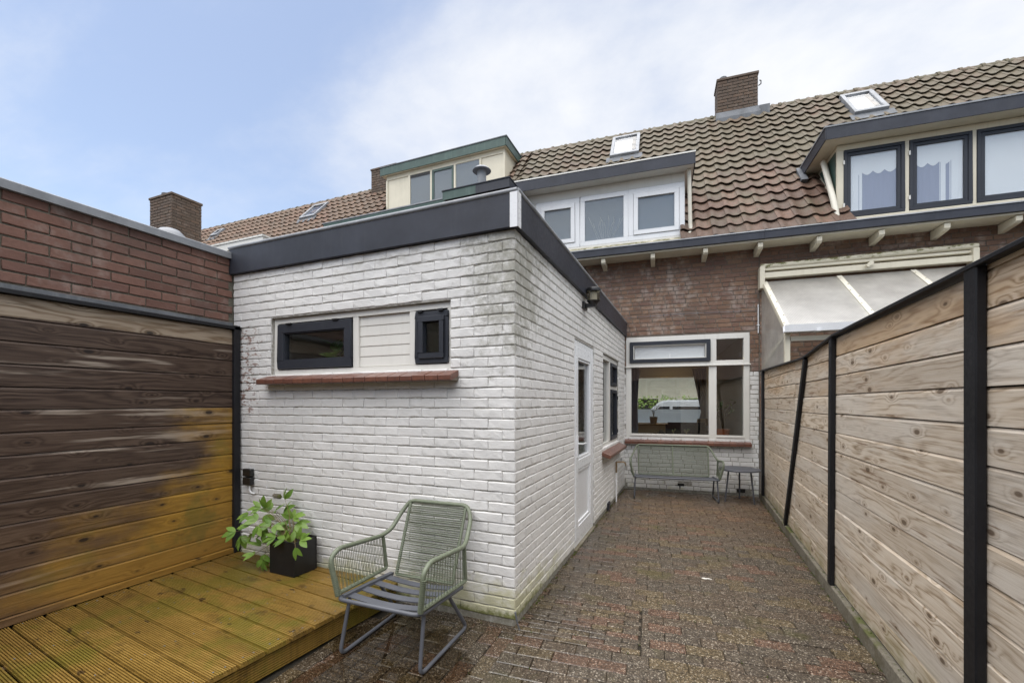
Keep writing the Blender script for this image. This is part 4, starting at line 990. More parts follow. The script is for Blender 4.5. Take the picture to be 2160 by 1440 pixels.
MB().box(-.48, .48, -.4, .45, .08, .42).build('seat', 'sofa_cloth', so, bevel=.04, seg=2); MB().box(-.48, .48, -.45, -.22, .1, .86).build('backrest', 'sofa_cloth', so, bevel=.05, seg=2)
for s in (-1, 1): MB().box(s*.58-.1, s*.58+.1, -.45, .45, .08, .62).build('armrest', 'sofa_cloth', so, bevel=.05, seg=2)
tb = thing('dining_table', 'pale topped table in the living room under the street window', 'table', HM @ Vector((-.85, 5.5, .15)), HA, local=True)
B(-.7, .7, -.45, .45, .70, .74).build('table_top', 'wicker', tb, bevel=.004)
for sx in (-1, 1):
    for sy in (-1, 1): B(sx*.62-.03, sx*.62+.03, sy*.38-.03, sy*.38+.03, 0, .699).build('leg', 'wicker', tb)
def pot_plant(x, y, z, r, h, mat, ph, label, n, name='pot_plant', lm='leaf_dark'):
    p = thing(name, label, 'plant', HM @ Vector((x, y, z)), HA, local=True)
    MB().lathe([(r*.8,0),(r,h*.9),(r*1.02,h),(r*.9,h)], (0,0,0), 14).build('pot', mat, p, smooth=True)
    rr = random.Random(label); st = MB(); lf = MB()
    for k in range(n):
        a = rr.uniform(0, 6.28); l = ph*rr.uniform(.5, 1); e = Vector((math.cos(a)*l*.45, math.sin(a)*l*.45, h + l)); st.tube([(0,0,h*.9), (e.x*.3, e.y*.3, h+l*.6), e], .003, 4)
        for q in range(3):
            d = Vector((rr.uniform(-1,1), rr.uniform(-1,1), rr.uniform(-.3,.8))).normalized()*ph*.22; s_ = d.cross(Vector((0,0,1))).normalized()*ph*.06; c = e
            lf.add([c, c+d*.5+s_, c+d, c+d*.5-s_], [(0,1,2,3)])
    st.build('stem', 'stem', p); lf.build('foliage', lm, p)
pot_plant(-.66, 5.4, .89, .11, .2, 'cream_render', .4, 'bonsai-like plant in a pale round pot on the living room table', 9)
pot_plant(-.28, .42, .86, .05, .07, 'terracotta', .1, 'small leafy plant on the inner window sill behind the bench', 10)
pot_plant(-.06, .45, .86, .055, .06, 'cream_render', .1, 'tiny leafy plant beside the first one on the inner window sill', 10)
pot_plant(.62, 1.2, .76, .13, .24, 'terracotta', .55, 'twiggy plant in a bright orange pot behind the narrow right pane', 12)
ps = thing('plant_stand', 'dark stand under the orange plant pot inside', 'stand', HM @ Vector((.62, 1.2, .15)), HA, local=True)
MB().box(-.16,.16,-.16,.16,.57,.605).build('stand_top', 'sofa_cloth', ps)
for sx in (-1, 1):
    for sy in (-1, 1): B(sx*.13-.015, sx*.13+.015, sy*.13-.015, sy*.13+.015, 0, .57).build('leg', 'sofa_cloth', ps)
shp = thing('floor_lamp', 'dark floor lamp with straw coloured drum shade inside near the mullion', 'lamp', HM @ Vector((.60, 4.6, .15)), HA, local=True)
MB().tube([(0,0,.02),(0,0,.76)], .012, 8).build('pole', 'sofa_cloth', shp); MB().lathe([(.14,0),(.13,.02)], (0,0,0), 16).build('base', 'sofa_cloth', shp); MB().lathe([(.17,.75),(.15,.92)], (0,0,0), 20).build('lamp_shade', 'wicker', shp)
cl = thing('ceiling_lamp', 'small warm glowing ceiling lamp inside above the rear window', 'ceiling lamp', HM @ Vector((-.2, 5.6, 2.6)), HA, local=True)
MB().lathe([(.16,0),(.16,.03),(.05,.058)], (0,0,0), 18).build('housing', 'white_frame', cl, smooth=True); MB().lathe([(.02,-.05),(.1,-.035),(.14,-.002)], (0,0,0), 18).build('diffuser', 'lamp_glow', cl, smooth=True)

# street in front of the house: van, hedge, building across
van = thing('parked_van', 'white van parked in the street, glimpsed through both windows', 'van', HM @ Vector((.55, 12.4, -.32)), HA, local=True)
prof = [(-2.5,.35),(-2.5,.85),(-2.35,1.05),(-1.75,1.15),(-1.1,1.82),(-.8,1.93),(2.4,1.95),(2.5,1.8),(2.5,.35)]
MB().prism([(x, -.95, z) for x, z in prof], (0,1.9,0)).build('body', 'van_white', van, bevel=.06, seg=2, smooth=True)
for (a, b, c) in ((-1.45, -.62, .45), (-.5, .9, 0), (1.0, 2.3, 0)):
    MB().prism([(a, -.957, 1.22), (b, -.957, 1.22), (b, -.957, 1.66), (a+c, -.957, 1.66)], (0,.004,0)).build('side_window', 'black_plastic', van)
for x in (-1.6, 1.6):
    for y in (-.86, .86):
        w_ = MB().tube([(x, y-.1, .33), (x, y+.1, .33)], .33, 20).build('wheel', 'rubber', van); MB().tube([(x, y-.105, .33), (x, y+.105, .33)], .2, 14).build('rim', 'zinc', w_)
MB().box(-2.53,-2.4,-.85,-.6,.75,.92).build('headlight', 'lamp_glass', van); MB().box(-2.53,-2.4,.6,.85,.75,.92).build('headlight', 'lamp_glass', van)
hd = thing('hedge', 'bright green clipped hedge across the street, seen through the house', 'hedge', HM @ Vector((0, 17.5, -.32)), HA, local=True)
hm = MB(); rng = random.Random(2)
for k in range(5000):
    c = Vector((rng.uniform(-6,7), rng.uniform(-.4,.4), rng.uniform(0,2.0) + .25*math.sin(k))); d = Vector((rng.uniform(-1,1), rng.uniform(-1,1), rng.uniform(-1,1))).normalized()*.09; e = d.orthogonal().normalized()*.04
    hm.add([c-d, c+e, c+d, c-e], [(0,1,2,3)], rng.uniform(.01,1))
hm.build('foliage', 'hedge_leaf', hd)
ob = thing('house_across_street', 'cream rendered house across the street beyond the van', 'house', HM @ Vector((0, 25, -.32)), HA, local=True)
w_ = slab(-14, 14, 0, 4.6, [(-1.9,-.5,1.1,2.1),(1.2,2.6,1.1,2.1),(-7,-5.4,1.1,2.1)], 0, .3, hf).build('wall', 'cream_render', ob)
for (a, b) in ((-1.9,-.5),(1.2,2.6),(-7,-5.4)): B(a, b, .1, .12, 1.1, 2.1).build('window', 'black_plastic', ob)
MB().prism([(-14.5,-.6,4.5),(-14.5,4,8.6),(-14.5,8,4.5)], (29,0,0)).build('roof', 'roof_tile_left', ob)
B(-14.5, 14.5, -.72, -.6, 4.42, 4.56).build('gutter', 'anthracite', ob)
# row behind the garden (stands behind the camera, mirrored in the panes)
op = thing('house_row_behind', 'brick house row closing the garden on the far side behind the viewer', 'house', (0, -11, -.03))
w_ = slab(-14, 14, -.03, 2.9, [(x, x+1.6, zz, zz+1.4) for x in (-11,-7,-3,1,5,9) for zz in (.9,)], 11.0, 11.3, lambda s, d, z: (s, -d, z)).build('wall', 'facade_brick', op)
for x in (-11,-7,-3,1,5,9):
    for zz in (.9,):
        m = MB(); frame_rect(m, x, x+1.6, zz, zz+1.4, .09, 11.05, 11.12, lambda s, d, z: (s, -d, z)); f_ = m.build('window', 'white_frame', op)
        B(x+.08, x+1.52, -11.13, -11.11, zz+.08, zz+1.32).build('pane', 'black_plastic', f_)
MB().prism([(-14.5,-10.6,2.8),(-14.5,-14,5.6),(-14.5,-18,2.8)], (29,0,0)).build('roof', 'roof_tile_left', op)
# ------------------------------------------------------------------ neighbour's brick shed on the left
shed = thing('brick_shed', 'red brick shed wall with grey metal coping rising above the left fence', 'shed', (-5.4, .5, 0))
sw_ = B(-7.2, XL-.012, -2.0, 2.70, -.03, 2.80).build('wall', 'shed_mortar', shed)
bl = lay_wall(.75, 2.672, 2.0, 2.80, [], mod=(.2165, .0715), zoff=2.81-.0715*12, soff=.05, head=.011)
masonry(sw_, bl, lambda s, z: (XL-.012, s, z), R(90), 'shed_brick', h=.0605, dep=.010, bev=.004, jit=.0016, limit=300)
cp_ = MB().prism([(XL+.028,-2.0,2.805),(XL+.028,-2.0,2.858),(XL+.022,-2.0,2.864),(XL-.30,-2.0,2.864),(XL-.30,-2.0,2.805)], (0,4.672,0)).build('coping', 'zinc', shed)
B(-7.2, XL-.31, -2.0, 2.65, 2.801, 2.83).build('roof', 'roof_felt', shed)
dome = thing('roof_cowl', 'small grey domed cowl on the flat shed roof below the left chimney', 'roof cowl', (-4.62, 2.56, 2.83))
MB().lathe([(.10,0),(.10,.22),(.13,.23)], (-4.62,2.56,2.83), 20).build('collar', 'zinc', dome, smooth=True); MB().lathe([(.135,.235),(.12,.28),(.08,.32),(.04,.335),(.01,.34)], (-4.62,2.56,2.83), 20).build('cap', 'zinc', dome, smooth=True)
chl, stl = chimney('chimney', 'tall brown brick chimney stack standing behind the left shed', Matrix.Identity(4), -12.55, -11.66, 6.5, 7.2, 0.0, 6.56, [(-12.2,6.7,.1,.12)], 12)

# ------------------------------------------------------------------ left fence
lf = thing('plank_fence', 'dark stained horizontal plank fence with yellow green patch along the deck', 'fence', (-3.84, 1.0, .16))
rng = random.Random(41)
LB, N = .1385, 14
for i in range(N):
    z0 = .215 + i*LB; dx = rng.uniform(-.002, .002); x = -3.80 + dx
    top = z0 + LB - .004
    pr = [(x-.028,-1.8,z0),(x,-1.8,z0),(x,-1.8,top-.014),(x-.008,-1.8,top),(x-.028,-1.8,top)]
    MB().prism(pr, (0,4.405,0)).build('plank', 'fence_dark', lf)
B(-3.845, -3.832, -1.8, 2.60, .17, 2.17).build('backing', 'dark_void', lf)
MB().box(-3.84, -3.765, 2.605, 2.66, .162, 2.19).build('post', 'black_paint', lf, bevel=.004)
MB().box(-3.83, -3.772, -1.8, 2.60, .166, .208).build('base_rail', 'fence_dark', lf)
MB().prism([(-3.87,-1.8,2.20),(-3.765,-1.8,2.178),(-3.765,-1.8,2.155),(-3.78,-1.8,2.152),(-3.78,-1.8,2.165),(-3.87,-1.8,2.18)], (0,4.47,0)).build('capping', 'black_paint', lf)
B(-3.888, -3.855, -1.8, 2.65, 2.185, 2.225).build('flashing', 'lead', lf)

# ------------------------------------------------------------------ deck
deck = thing('garden_deck', 'low deck of grooved yellow brown boards with green algae', 'deck', (-2.9, 1.6, 0))
da = R(5.85); bxd = Vector((math.cos(da), -math.sin(da), 0)); byd = Vector((math.sin(da), math.cos(da), 0)); d0 = Vector((-2.171, 1.372, 0)) - byd*1.372
DZ, BW, GAP = .16, .1445, .018
def ribbed(width, n):
    """cross-section of a grooved board: (across, up) from 0..width, top at 0"""
    p = []; w = width/n
    for i in range(n): p += [(i*w+.0002, -.013), (i*w+w*.34, -.013), (i*w+w*.40, 0), (i*w+w*.95, 0), (i*w+w, -.013)]
    return p
rib = ribbed(BW-GAP, 11)
Mdeck = Matrix(((bxd.x, byd.x, 0, d0.x), (bxd.y, byd.y, 0, d0.y), (0, 0, 1, 0), (0, 0, 0, 1)))
rng = random.Random(51)
for k in range(0, 22):
    t = .07 + k*BW; zj = rng.uniform(-.0015,.0015); ext_ = rng.uniform(-.006,.006)
    if t > 2.95: break
    prof = [(0, -.026)] + rib[::1] + [(BW-GAP, -.026)]
    L0, L1 = -2.25, .012 + ext_
    poly = [Mdeck @ Vector((L0, t+a, DZ+zj+u)) for a, u in prof][::-1]
    cut = []
    cut.append(((-3.79, 0, 0), (-1, 0, 0)))
    if t + BW > 2.4: cut.append(((0, 2.652, 0), (0, 1, 0)))
    m = MB().prism(poly, bxd*(L1-L0))
    me = m.mesh('board', cut=cut)
    if len(me.polygons) < 4: continue
    me.materials.append(MATS['deck_wood']); link('board', me, deck)
scm = MB().lathe([(.0045,0),(.0045,.0012),(.002,.0016)], (0,0,0), 8).mesh('screw'); scm.materials.append(MATS['lead'])
for k in range(0, 18):
    for sx in (-.03, -.52, -1.07, -1.57):
        for q in (.3, .72):
            p = Mdeck @ Vector((sx + rng.uniform(-.006,.006), .07 + k*BW + q*(BW-GAP), DZ))
            if p.y > 2.63 or p.x < -3.76: continue
            o = link('screw', scm, deck); o.location = p
# front board (grooved, upright) and joists underneath
prof = [(0, 0)] + [(-u+.0, a) for a, u in []]
fp = []
for a, u in ribbed(.125, 9): fp.append((-.004 + u, .006 + a))
poly = [Mdeck @ Vector((x, .02, z)) for x, z in ([(-.03, .006)] + fp + [(-.03, .131)])]
m = MB().prism(poly, byd*2.66); link('front_board', (lambda me: (me.materials.append(MATS['deck_wood']), me)[1])(m.mesh('front_board', cut=[((0,2.652,0),(0,1,0))])), deck)
for s in (-.5, -1.05, -1.55):
    poly = [Mdeck @ Vector((s, .02, z)) for z in (.0, .13)] + [Mdeck @ Vector((s-.045, .02, z)) for z in (.13, .0)]
    link('joist', (lambda me: (me.materials.append(MATS['fence_dark']), me)[1])(MB().prism(poly, byd*2.55).mesh('joist')), deck)

# ------------------------------------------------------------------ right fence
rf = thing('plank_fence', 'pale weathered horizontal plank fence with black posts on the right', 'fence', (1.05, 3.6, 0))
rng = random.Random(61)
XF = 1.016
def ztop(y):                                     # uneven top edge
    pts = [(-2.2,2.06),(2.15,2.025),(2.16,2.025),(3.95,2.015),(4.85,1.925),(4.86,1.935),(7.83,1.985)]
    for (a, b), (c, d) in zip(pts, pts[1:]):
        if a <= y <= c: return b + (d-b)*(y-a)/max(1e-6, c-a)
    return 2.0
segs = [(-2.2, 2.2, .0), (2.2, 4.03, .006), (4.03, 5.4, -.004), (5.4, 7.84, .003)]
for si, (ya, yb, dzz) in enumerate(segs):
    HB = .1455; z = .105 + dzz
    i = 0
    while z < 2.03:
        zt_ = z + HB - .004; j = rng.uniform(-.003,.003); x = XF + j
        lim = max(ztop(ya+.01), ztop(yb-.01)) - .012
        if z > lim - .02: break
        zt_ = min(zt_, lim)
        y1 = yb - .001
        pr = [(x, ya, z), (x+.026, ya, z), (x+.026, ya, zt_), (x+.009, ya, zt_), (x, ya, zt_-.014)]
        ca = ((0, 0, ztop(ya)-.012), (0, -(ztop(yb)-ztop(ya))/(yb-ya), 1))
        m = MB().prism(pr, (0, y1-ya, 0)); me = m.mesh('plank', cut=[((0, ya, ztop(ya)-.012), Vector((0, -(ztop(yb)-ztop(ya))/(yb-ya), 1)).normalized())] if zt_ > min(ztop(ya), ztop(yb))-.02 else ())
        me.materials.append(MATS['fence_grey'])
        if len(me.polygons) >= 5: o = link('plank', me, rf); o.location = (0, 0, rng.uniform(-.0015,.0015))
        z += HB; i += 1
B(1.046, 1.058, -2.2, 7.84, .11, 1.95).build('backing', 'dark_void', rf)
for (y0, y1, zt_, ln_) in ((2.16, 2.242, 2.03, .0), (3.985, 4.05, 2.015, .035), (7.50, 7.60, 1.98, 0)):
    m = MB().box(.98, 1.014, y0, y1, .092, zt_); m.v = [(x, y + ln_*(1-(z-.09)/1.9), z) for x, y, z in m.v]; m.build('post', 'black_paint', rf, bevel=.005)
MB().bar((.997, 4.87, 1.92), (.997, 5.84, .095), .07, .03, (1,0,0)).build('post', 'black_paint', rf, bevel=.004, label='leaning black post')
for (a, b) in ((-2.2, 2.1), (2.1, 3.95), (3.95, 4.9), (4.9, 7.84)):
    za, zb_ = ztop(a+.005), ztop(b-.005)
    m = MB(); x0, x1 = .975, 1.10
    v = [(x0,a,za-.016),(x1,a,za+.004),(x1,a,za+.016),(x0,a,za+.004),(x0,b,zb_-.016),(x1,b,zb_+.004),(x1,b,zb_+.016),(x0,b,zb_+.004)]
    m.add(v, [(0,1,2,3),(7,6,5,4),(0,4,5,1),(1,5,6,2),(2,6,7,3),(3,7,4,0)]); m.build('capping', 'black_paint', rf, bevel=.003)
for (a, b) in ((-2.2, 2.10), (2.104, 4.0), (4.006, 5.78), (5.786, 7.84)): MB().box(.986, 1.03, a, b, -.03, .09+rng.uniform(-.004,.004)).build('concrete_plate', 'concrete', rf, bevel=.006)
# moss and weeds in the joints and along the walls
mo = MB(); rng = random.Random(91)
def tuft(x, y, z, r, n):
    for k in range(n):
        a = rng.uniform(0, 6.28); q = r*rng.uniform(.3, 1); h = r*rng.uniform(.4, 1.1); w = r*.25
        p = Vector((x+math.cos(a)*q*.6, y+math.sin(a)*q*.6, z)); t = p + Vector((math.cos(a)*q*.5, math.sin(a)*q*.5, h)); s2 = Vector((-math.sin(a), math.cos(a), 0))*w
        mo.add([p-s2, p+s2, t], [(0,1,2)], rng.uniform(.01,1))
for (x, y, l, w, a) in pv:
    if rng.random() < .22:
        q = rng.uniform(-.5,.5)*l; e = rng.choice((-1,1))*w/2
        tuft(x+math.cos(a)*q-math.sin(a)*e, y+math.sin(a)*q+math.cos(a)*e, -.006, rng.uniform(.006,.013), 8)
for k in range(150): tuft(X0+rng.uniform(.005,.03), rng.uniform(2.7,7.6), -.004, rng.uniform(.006,.018), 8)
for k in range(160): tuft(.98+rng.uniform(-.02,.0), rng.uniform(2.2,7.6), -.004, rng.uniform(.006,.016), 8)
for k in range(120): tuft(1.008, rng.uniform(2.2,6.5), .088, rng.uniform(.006,.014), 8)
mo.build('joint_moss', 'hedge_leaf_dark', None)
o_ = bpy.data.objects['joint_moss']; tag(o_, 'moss and tiny weeds in the paving joints and along the wall foot', 'moss'); o_['kind'] = 'stuff'

# ------------------------------------------------------------------ lean-to with ribbed plastic roof behind the right fence
ln = thing('lean_to', 'lean-to of clear ribbed plastic on cream timber with mossy top rail', 'lean-to', HO, HA, local=True)
TZ, GZ, GY = 3.42, 2.44, -1.42
LX0, LX1 = 1.03, 3.62
def sl_(x, y, o=0): return (x, y, TZ + (GZ-TZ)*(y+.08)/(GY+.08) + o)
MB().tube([(LX0-.03,-.10,3.655),(1.9,-.10,3.66),(2.8,-.10,3.675),(LX1+.05,-.10,3.68)], .042, 10).build('top_roll', 'mossy_cream', ln, smooth=True)
MB().box(LX0-.04, LX1+.06, -.12, -.02, 3.585, 3.625).box(LX0-.02, LX1+.02, -.155, -.03, 3.46, 3.545).build('wall_beam', 'cream', ln, bevel=.004)
for x in (LX0-.05, LX1-.03): MB().box(x, x+.07, -.17, -.015, 3.30, 3.64).build('end_block', 'cream', ln, bevel=.004)
MB().bar((2.36,-.2,3.50),(2.43,-.2,3.56),.05,.03,(0,1,0)).build('brace', 'cream', ln)
xs = [LX0+.03, 2.05, 2.95, LX1-.03]
for x in xs:
    rb = MB().bar(sl_(x,-.1,-.03), sl_(x,GY,-.03), .07, .05, (0,0,1)).build('rafter', 'cream', ln)
    st_ = MB().bar(sl_(x,-.1,.014), sl_(x,GY+.02,.014), .065, .006, (0,0,1)).build('cover_strip', 'ivory_pipe', rb)
    for k in range(7):
        p = sl_(x+(.018 if k % 2 else -.018), -.2-k*.18, .022); MB().sphere(p, .011, 8, 4).build('bolt', 'cream', rb, smooth=True)
for a, b in zip(xs, xs[1:]):
    m = MB(); m.add([sl_(a,-.09,.004), sl_(b,-.09,.004), sl_(b,GY-.05,.004), sl_(a,GY-.05,.004)], [(0,1,2,3)]); m.build('roof_sheet', 'polycarbonate', ln)
m = MB(); m.add([(LX0,-.03,1.0),(LX0,-.03,3.36),(LX0,GY,2.42),(LX0,GY,1.0)], [(0,1,2,3)]); m.build('side_sheet', 'polycarbonate', ln)
m = MB().bar((LX0+.02,-.03,2.05),(LX0+.02,GY,2.42),.035,.05,(0,0,1)).bar((LX0+.02,GY+.04,0.0),(LX0+.02,GY+.04,2.42),.06,.06,(0,1,0)).bar((LX0+.02,-.04,1.75),(LX0+.02,GY,1.1),.03,.04,(0,0,1)); m.build('side_frame', 'cream', ln)
MB().prism([(LX0-.04,GY-.02,2.40),(LX0-.04,GY-.12,2.40),(LX0-.04,GY-.13,2.49),(LX0-.04,GY-.115,2.49),(LX0-.04,GY-.108,2.415),(LX0-.04,GY-.035,2.415),(LX0-.04,GY-.03,2.49),(LX0-.04,GY-.015,2.49)], (2.7,0,0)).build('gutter', 'white_pvc', ln)
for k in range(4): MB().box(LX0+.3+k*.75, LX0+.35+k*.75, GY-.135, GY-.01, 2.395, 2.43).build('gutter_clip', 'white_pvc', ln)
MB().box(LX0+.06, 2.0, GY+.02, GY+.07, 2.3, 2.36).box(1.56, 1.64, GY+.02, GY+.08, 0, 2.299).build('front_frame', 'cream', ln)
B(1.66, 1.98, GY+.03, GY+.07, 1.2, 2.29).build('door_frame', 'anthracite_sash', ln); B(1.71, 1.93, GY+.02, GY+.029, 1.5, 2.2).build('pane', 'black_plastic', ln)
fl_ = thing('string_lights', 'white bulb string lights hung under the lean-to above the fence', 'string lights', HM @ Vector((1.3, GY+.1, 2.1)), HA, local=True)
fl_.location = HO
pts = [(1.16,GY-.1,2.02),(1.25,GY-.1,1.985),(1.34,GY-.1,2.03),(1.45,GY-.1,2.12),(1.52,GY-.1,2.27)]
MB().tube(pts, .004, 5).build('cord', 'black_plastic', fl_)
for p in pts[:4]: MB().sphere((p[0],p[1],p[2]-.03), .026, 10, 6).build('bulb', 'paper_white', fl_, smooth=True)
cdt = thing('conduit', 'thin white conduit clipped to the brown facade near the lean-to', 'conduit', HM @ Vector((.985,-.02,2.62)), HA, local=True); cdt.location = HO
MB().tube([(.985,-.02,2.62),(.985,-.02,3.08)], .008, 8).build('pipe', 'white_pvc', cdt, smooth=True); B(.965,1.0,-.03,-.007,2.74,2.755).build('clip', 'white_pvc', cdt)

# ------------------------------------------------------------------ small fittings on the walls
lamp = thing('wall_lamp', 'black round wall lantern with ribbed glass under the side roof edge', 'wall lamp', (X0+.07, 4.64, 2.55))
cx, cy = X0+.11, 4.66
MB().box(X0-.002, X0+.03, cy-.07, cy+.07, 2.515, 2.59).box(X0+.03, cx+.03, cy-.03, cy+.03, 2.535, 2.575).build('bracket', 'black_plastic', lamp, bevel=.004)
MB().lathe([(.035,0),(.045,.02),(.06,.04),(.075,.05)], (cx,cy,2.55), 18).build('base', 'black_plastic', lamp, smooth=True)
pr = []
for k in range(9): pr += [(.066,.05+k*.0115), (.071,.056+k*.0115)]
MB().lathe(pr, (cx,cy,2.55), 18).build('glass', 'lamp_glass', lamp, smooth=True)
MB().lathe([(.04,.052),(.04,.14)], (cx,cy,2.55), 12).build('bulb', 'paper_white', lamp, smooth=True)
MB().lathe([(.076,.152),(.078,.175),(.07,.19),(.01,.195)], (cx,cy,2.55), 18).build('cap', 'black_plastic', lamp, smooth=True)
tap = thing('garden_tap', 'brass outdoor tap on a white pipe by the side window', 'tap', (X0+.03, 6.65, 0))
MB().tube([(X0+.035,6.66,.0),(X0+.035,6.66,.44)], .011, 8).build('pipe', 'white_pvc', tap, smooth=True)
MB().tube([(X0+.035,6.66,.44),(X0+.035,6.66,.60)], .014, 8).build('insulation', 'brass', tap, smooth=True)
MB().tube([(X0+.035,6.66,.60),(X0+.05,6.68,.60),(X0+.13,6.72,.60),(X0+.16,6.735,.58),(X0+.165,6.74,.545)], .012, 8).build('spout', 'brass', tap, smooth=True)
MB().tube([(X0+.10,6.705,.60),(X0+.10,6.705,.65)], .009, 8).bar((X0+.10,6.67,.652),(X0+.10,6.74,.652),.01,.012).build('handle', 'lead', tap)
tag(MB().box(X0+.001, X0+.028, 6.06, 6.2, .0, .105).build('vent_box', 'anthracite_sash', bevel=.006), 'small dark grey vent box low on the white side wall', 'vent')
sk = thing('outdoor_socket', 'black twin outdoor socket on the white front wall beside the fence', 'socket', (-3.65, Y0-.02, .83))
MB().box(-3.705, -3.60, Y0-.045, Y0-.004, .845, .912).build('socket_cover', 'black_plastic', sk, bevel=.006); MB().box(-3.705, -3.60, Y0-.045, Y0-.004, .768, .838).build('socket_cover', 'black_plastic', sk, bevel=.006)
MB().tube([(-3.64,Y0-.02,.768),(-3.64,Y0-.02,.72),(-3.62,Y0-.02,.70),(-3.60,Y0-.004,.69)], .008, 8).build('cable', 'white_pvc', sk, smooth=True)
tag(MB().box(-3.375, -3.265, Y0-.012, Y0+.01, .672, .712).build('wall_stub', 'concrete', bevel=.01, seg=2), 'worn pale stone stub sticking out of the wall above the planter', 'stone')
tag(MB().tube([(-1.052,2.655,.0),(-1.066,2.648,.05),(-1.078,2.642,.118)], [.005,.005,.007], 6).build('ground_stake', 'lead'), 'thin metal stake leaning at the foot of the white wall corner', 'stake')

# ------------------------------------------------------------------ woven lounge chair and bench
def chamfer(pts, r=.05, n=5):
    """round the corners of a polyline"""
    P = [Vector(p) for p in pts]; out = [P[0]]
    for a, b, c in zip(P, P[1:], P[2:]):
        d1, d2 = (a-b), (c-b); k = min(r, d1.length*.45, d2.length*.45); p, q = b + d1.normalized()*k, b + d2.normalized()*k
        for i in range(n+1):
            t = i/n; out.append(p*(1-t)**2 + b*2*t*(1-t) + q*t**2)
    out.append(P[-1]); return out
def seat_set(name, label, cat, loc, rz, half, arm, hb, n_bar, arms_n, back_n):
    """half: half width of the seat frame, hb: half width of the back, arm: half width over the arms"""
    t = thing(name, label, cat, loc, rz, local=True)
    # closed rim: up the left arm, over the back, down the right arm
    L = [(-half,-.29,.36),(-arm,-.315,.585),(-arm,-.25,.625),(-arm,.155,.585),(-arm+.02,.235,.61),(-hb-.055,.335,.715),(-hb-.01,.375,.79)]
    path = L + [(-x,y,z) for x, y, z in L[::-1]]
    MB().tube(chamfer(path, .07), .0145, 10).build('rim', 'rope', t, smooth=True)
    fr = [(-half,.19,.31),(-half,-.30,.348),(half,-.30,.348),(half,.19,.31)]
    MB().tube(chamfer(fr, .06), .0125, 10).build('seat_frame', 'gunmetal', t, smooth=True)
    for s in (-1, 1):
        MB().bar((s*(half-.02),-.27,.352),(s*(half-.02),.2,.318),.03,.02).build('seat_rail', 'gunmetal', t)
        # sled leg
        sled = [(s*(half-.025),-.215,.335),(s*(half-.01),-.285,.012),(s*(half-.01),.275,.012),(s*(half-.025),.05,.315)]
        MB().tube(chamfer(sled, .055), .0115, 10).build('leg', 'gunmetal', t, smooth=True)
        # arm panel
        ap = MB().tube(chamfer([(s*(half+.005),-.285,.372),(s*(arm-.01),.195,.352),(s*(arm-.004),.165,.575)], .02), .0125, 8).build('arm_panel_frame', 'rope', t, smooth=True)
        for k in range(arms_n):
            q = (k+.6)/arms_n; y0 = -.285 + q*.475; y1 = -.29 + q*.45
            a = Vector((s*(half+.005+(arm-.015-half)*q), y0, .375-.02*q)); b_ = Vector((s*arm, y1 + .0, .612 - .04*max(0, (y1+.25)/.4)))
            for e in (-1, 1): MB().tube([a + Vector((s*.008*e, .004*e, 0)), b_ + Vector((s*.008*e, 0, 0))], .0021, 5, cap=False).build('cord', 'rope', ap)
        for k in range(18):
            q = k/17; p = Vector((s*(half+(arm-half)*q), -.29-.02*q, .37+.18*q)); d = Vector((s*(arm-half), -.025, .225)).normalized()
            MB().tube([p - d*.0028, p + d*.0028], .0172, 10).build('wrap', 'rope', ap)
    # back panel
    bars = [-hb + 2*hb*k/(n_bar-1) for k in range(n_bar)]
    for x in bars: MB().tube([(x*.98,.185,.325),(x,.362,.775)], .0115, 8).build('back_bar', 'rope', t, smooth=True)
    bb = MB().tube([(-hb*.98,.185,.325),(hb*.98,.185,.325)], .0115, 8).build('back_bar', 'rope', t, smooth=True)
    for k in range(back_n):
        q = (k+1)/(back_n+1); y, z = .185+.177*q, .325+.45*q; w = hb*(.98+.02*q)
        sg = -.004*math.sin(k*2.1)
        MB().tube([(-w,y-.0125,z),(0,y-.0125+.004,z+sg),(w,y-.0125,z)], .0029, 5, cap=False).build('cord', 'rope', bb)
        MB().tube([(-w,y+.0125,z+.004),(w,y+.0125,z+.004)], .0026, 5, cap=False).build('cord', 'rope', bb)
    # slats, dished
    for k in range(4):
        y = -.215 + k*.118; z = .352 - (y+.3)*.075; v = []; n = 10
        for i in range(n+1):
            x = -half+.03 + (2*half-.06)*i/n; dz = -.018*math.sin(math.pi*i/n)
            v += [(x,y-.028,z+dz),(x,y+.028,z+dz),(x,y+.028,z+dz-.006),(x,y-.028,z+dz-.006)]
        f = [(4*i+a, 4*i+(a+1) % 4, 4*i+4+(a+1) % 4, 4*i+4+a) for i in range(n) for a in range(4)] + [(0,1,2,3), (4*n+3,4*n+2,4*n+1,4*n)]
        MB().add(v, f).build('slat', 'gunmetal', t)
    return t
seat_set('lounge_chair', 'green woven cord lounge chair with grey sled legs, no cushion', 'chair', (-1.652, 2.255, 0), R(1.5), .285, .318, .222, 2, 15, 34)
seat_set('garden_bench', 'green woven cord two seat bench under the rear window', 'bench', (-.262, 7.31, 0), R(6.5), .615, .665, .545, 3, 9, 25)

tbl = thing('side_table', 'round dark grey metal side table next to the bench', 'table', (.668, 7.39, 0), 0, local=True)
MB().lathe([(.27,.475),(.285,.48),(.287,.494),(.28,.5),(.01,.499)], (0,0,0), 36).build('table_top', 'gunmetal', tbl, smooth=True)
for k in range(3):
    a = R(205 + k*120); MB().tube([(math.cos(a)*.17,math.sin(a)*.17,.478),(math.cos(a)*.225,math.sin(a)*.225,.0)], [.013,.011], 8).build('leg', 'gunmetal', tbl, smooth=True)
    MB().tube([(math.cos(a)*.17,math.sin(a)*.17,.466),(0,0,.466)], .008, 6).build('strut', 'gunmetal', tbl)

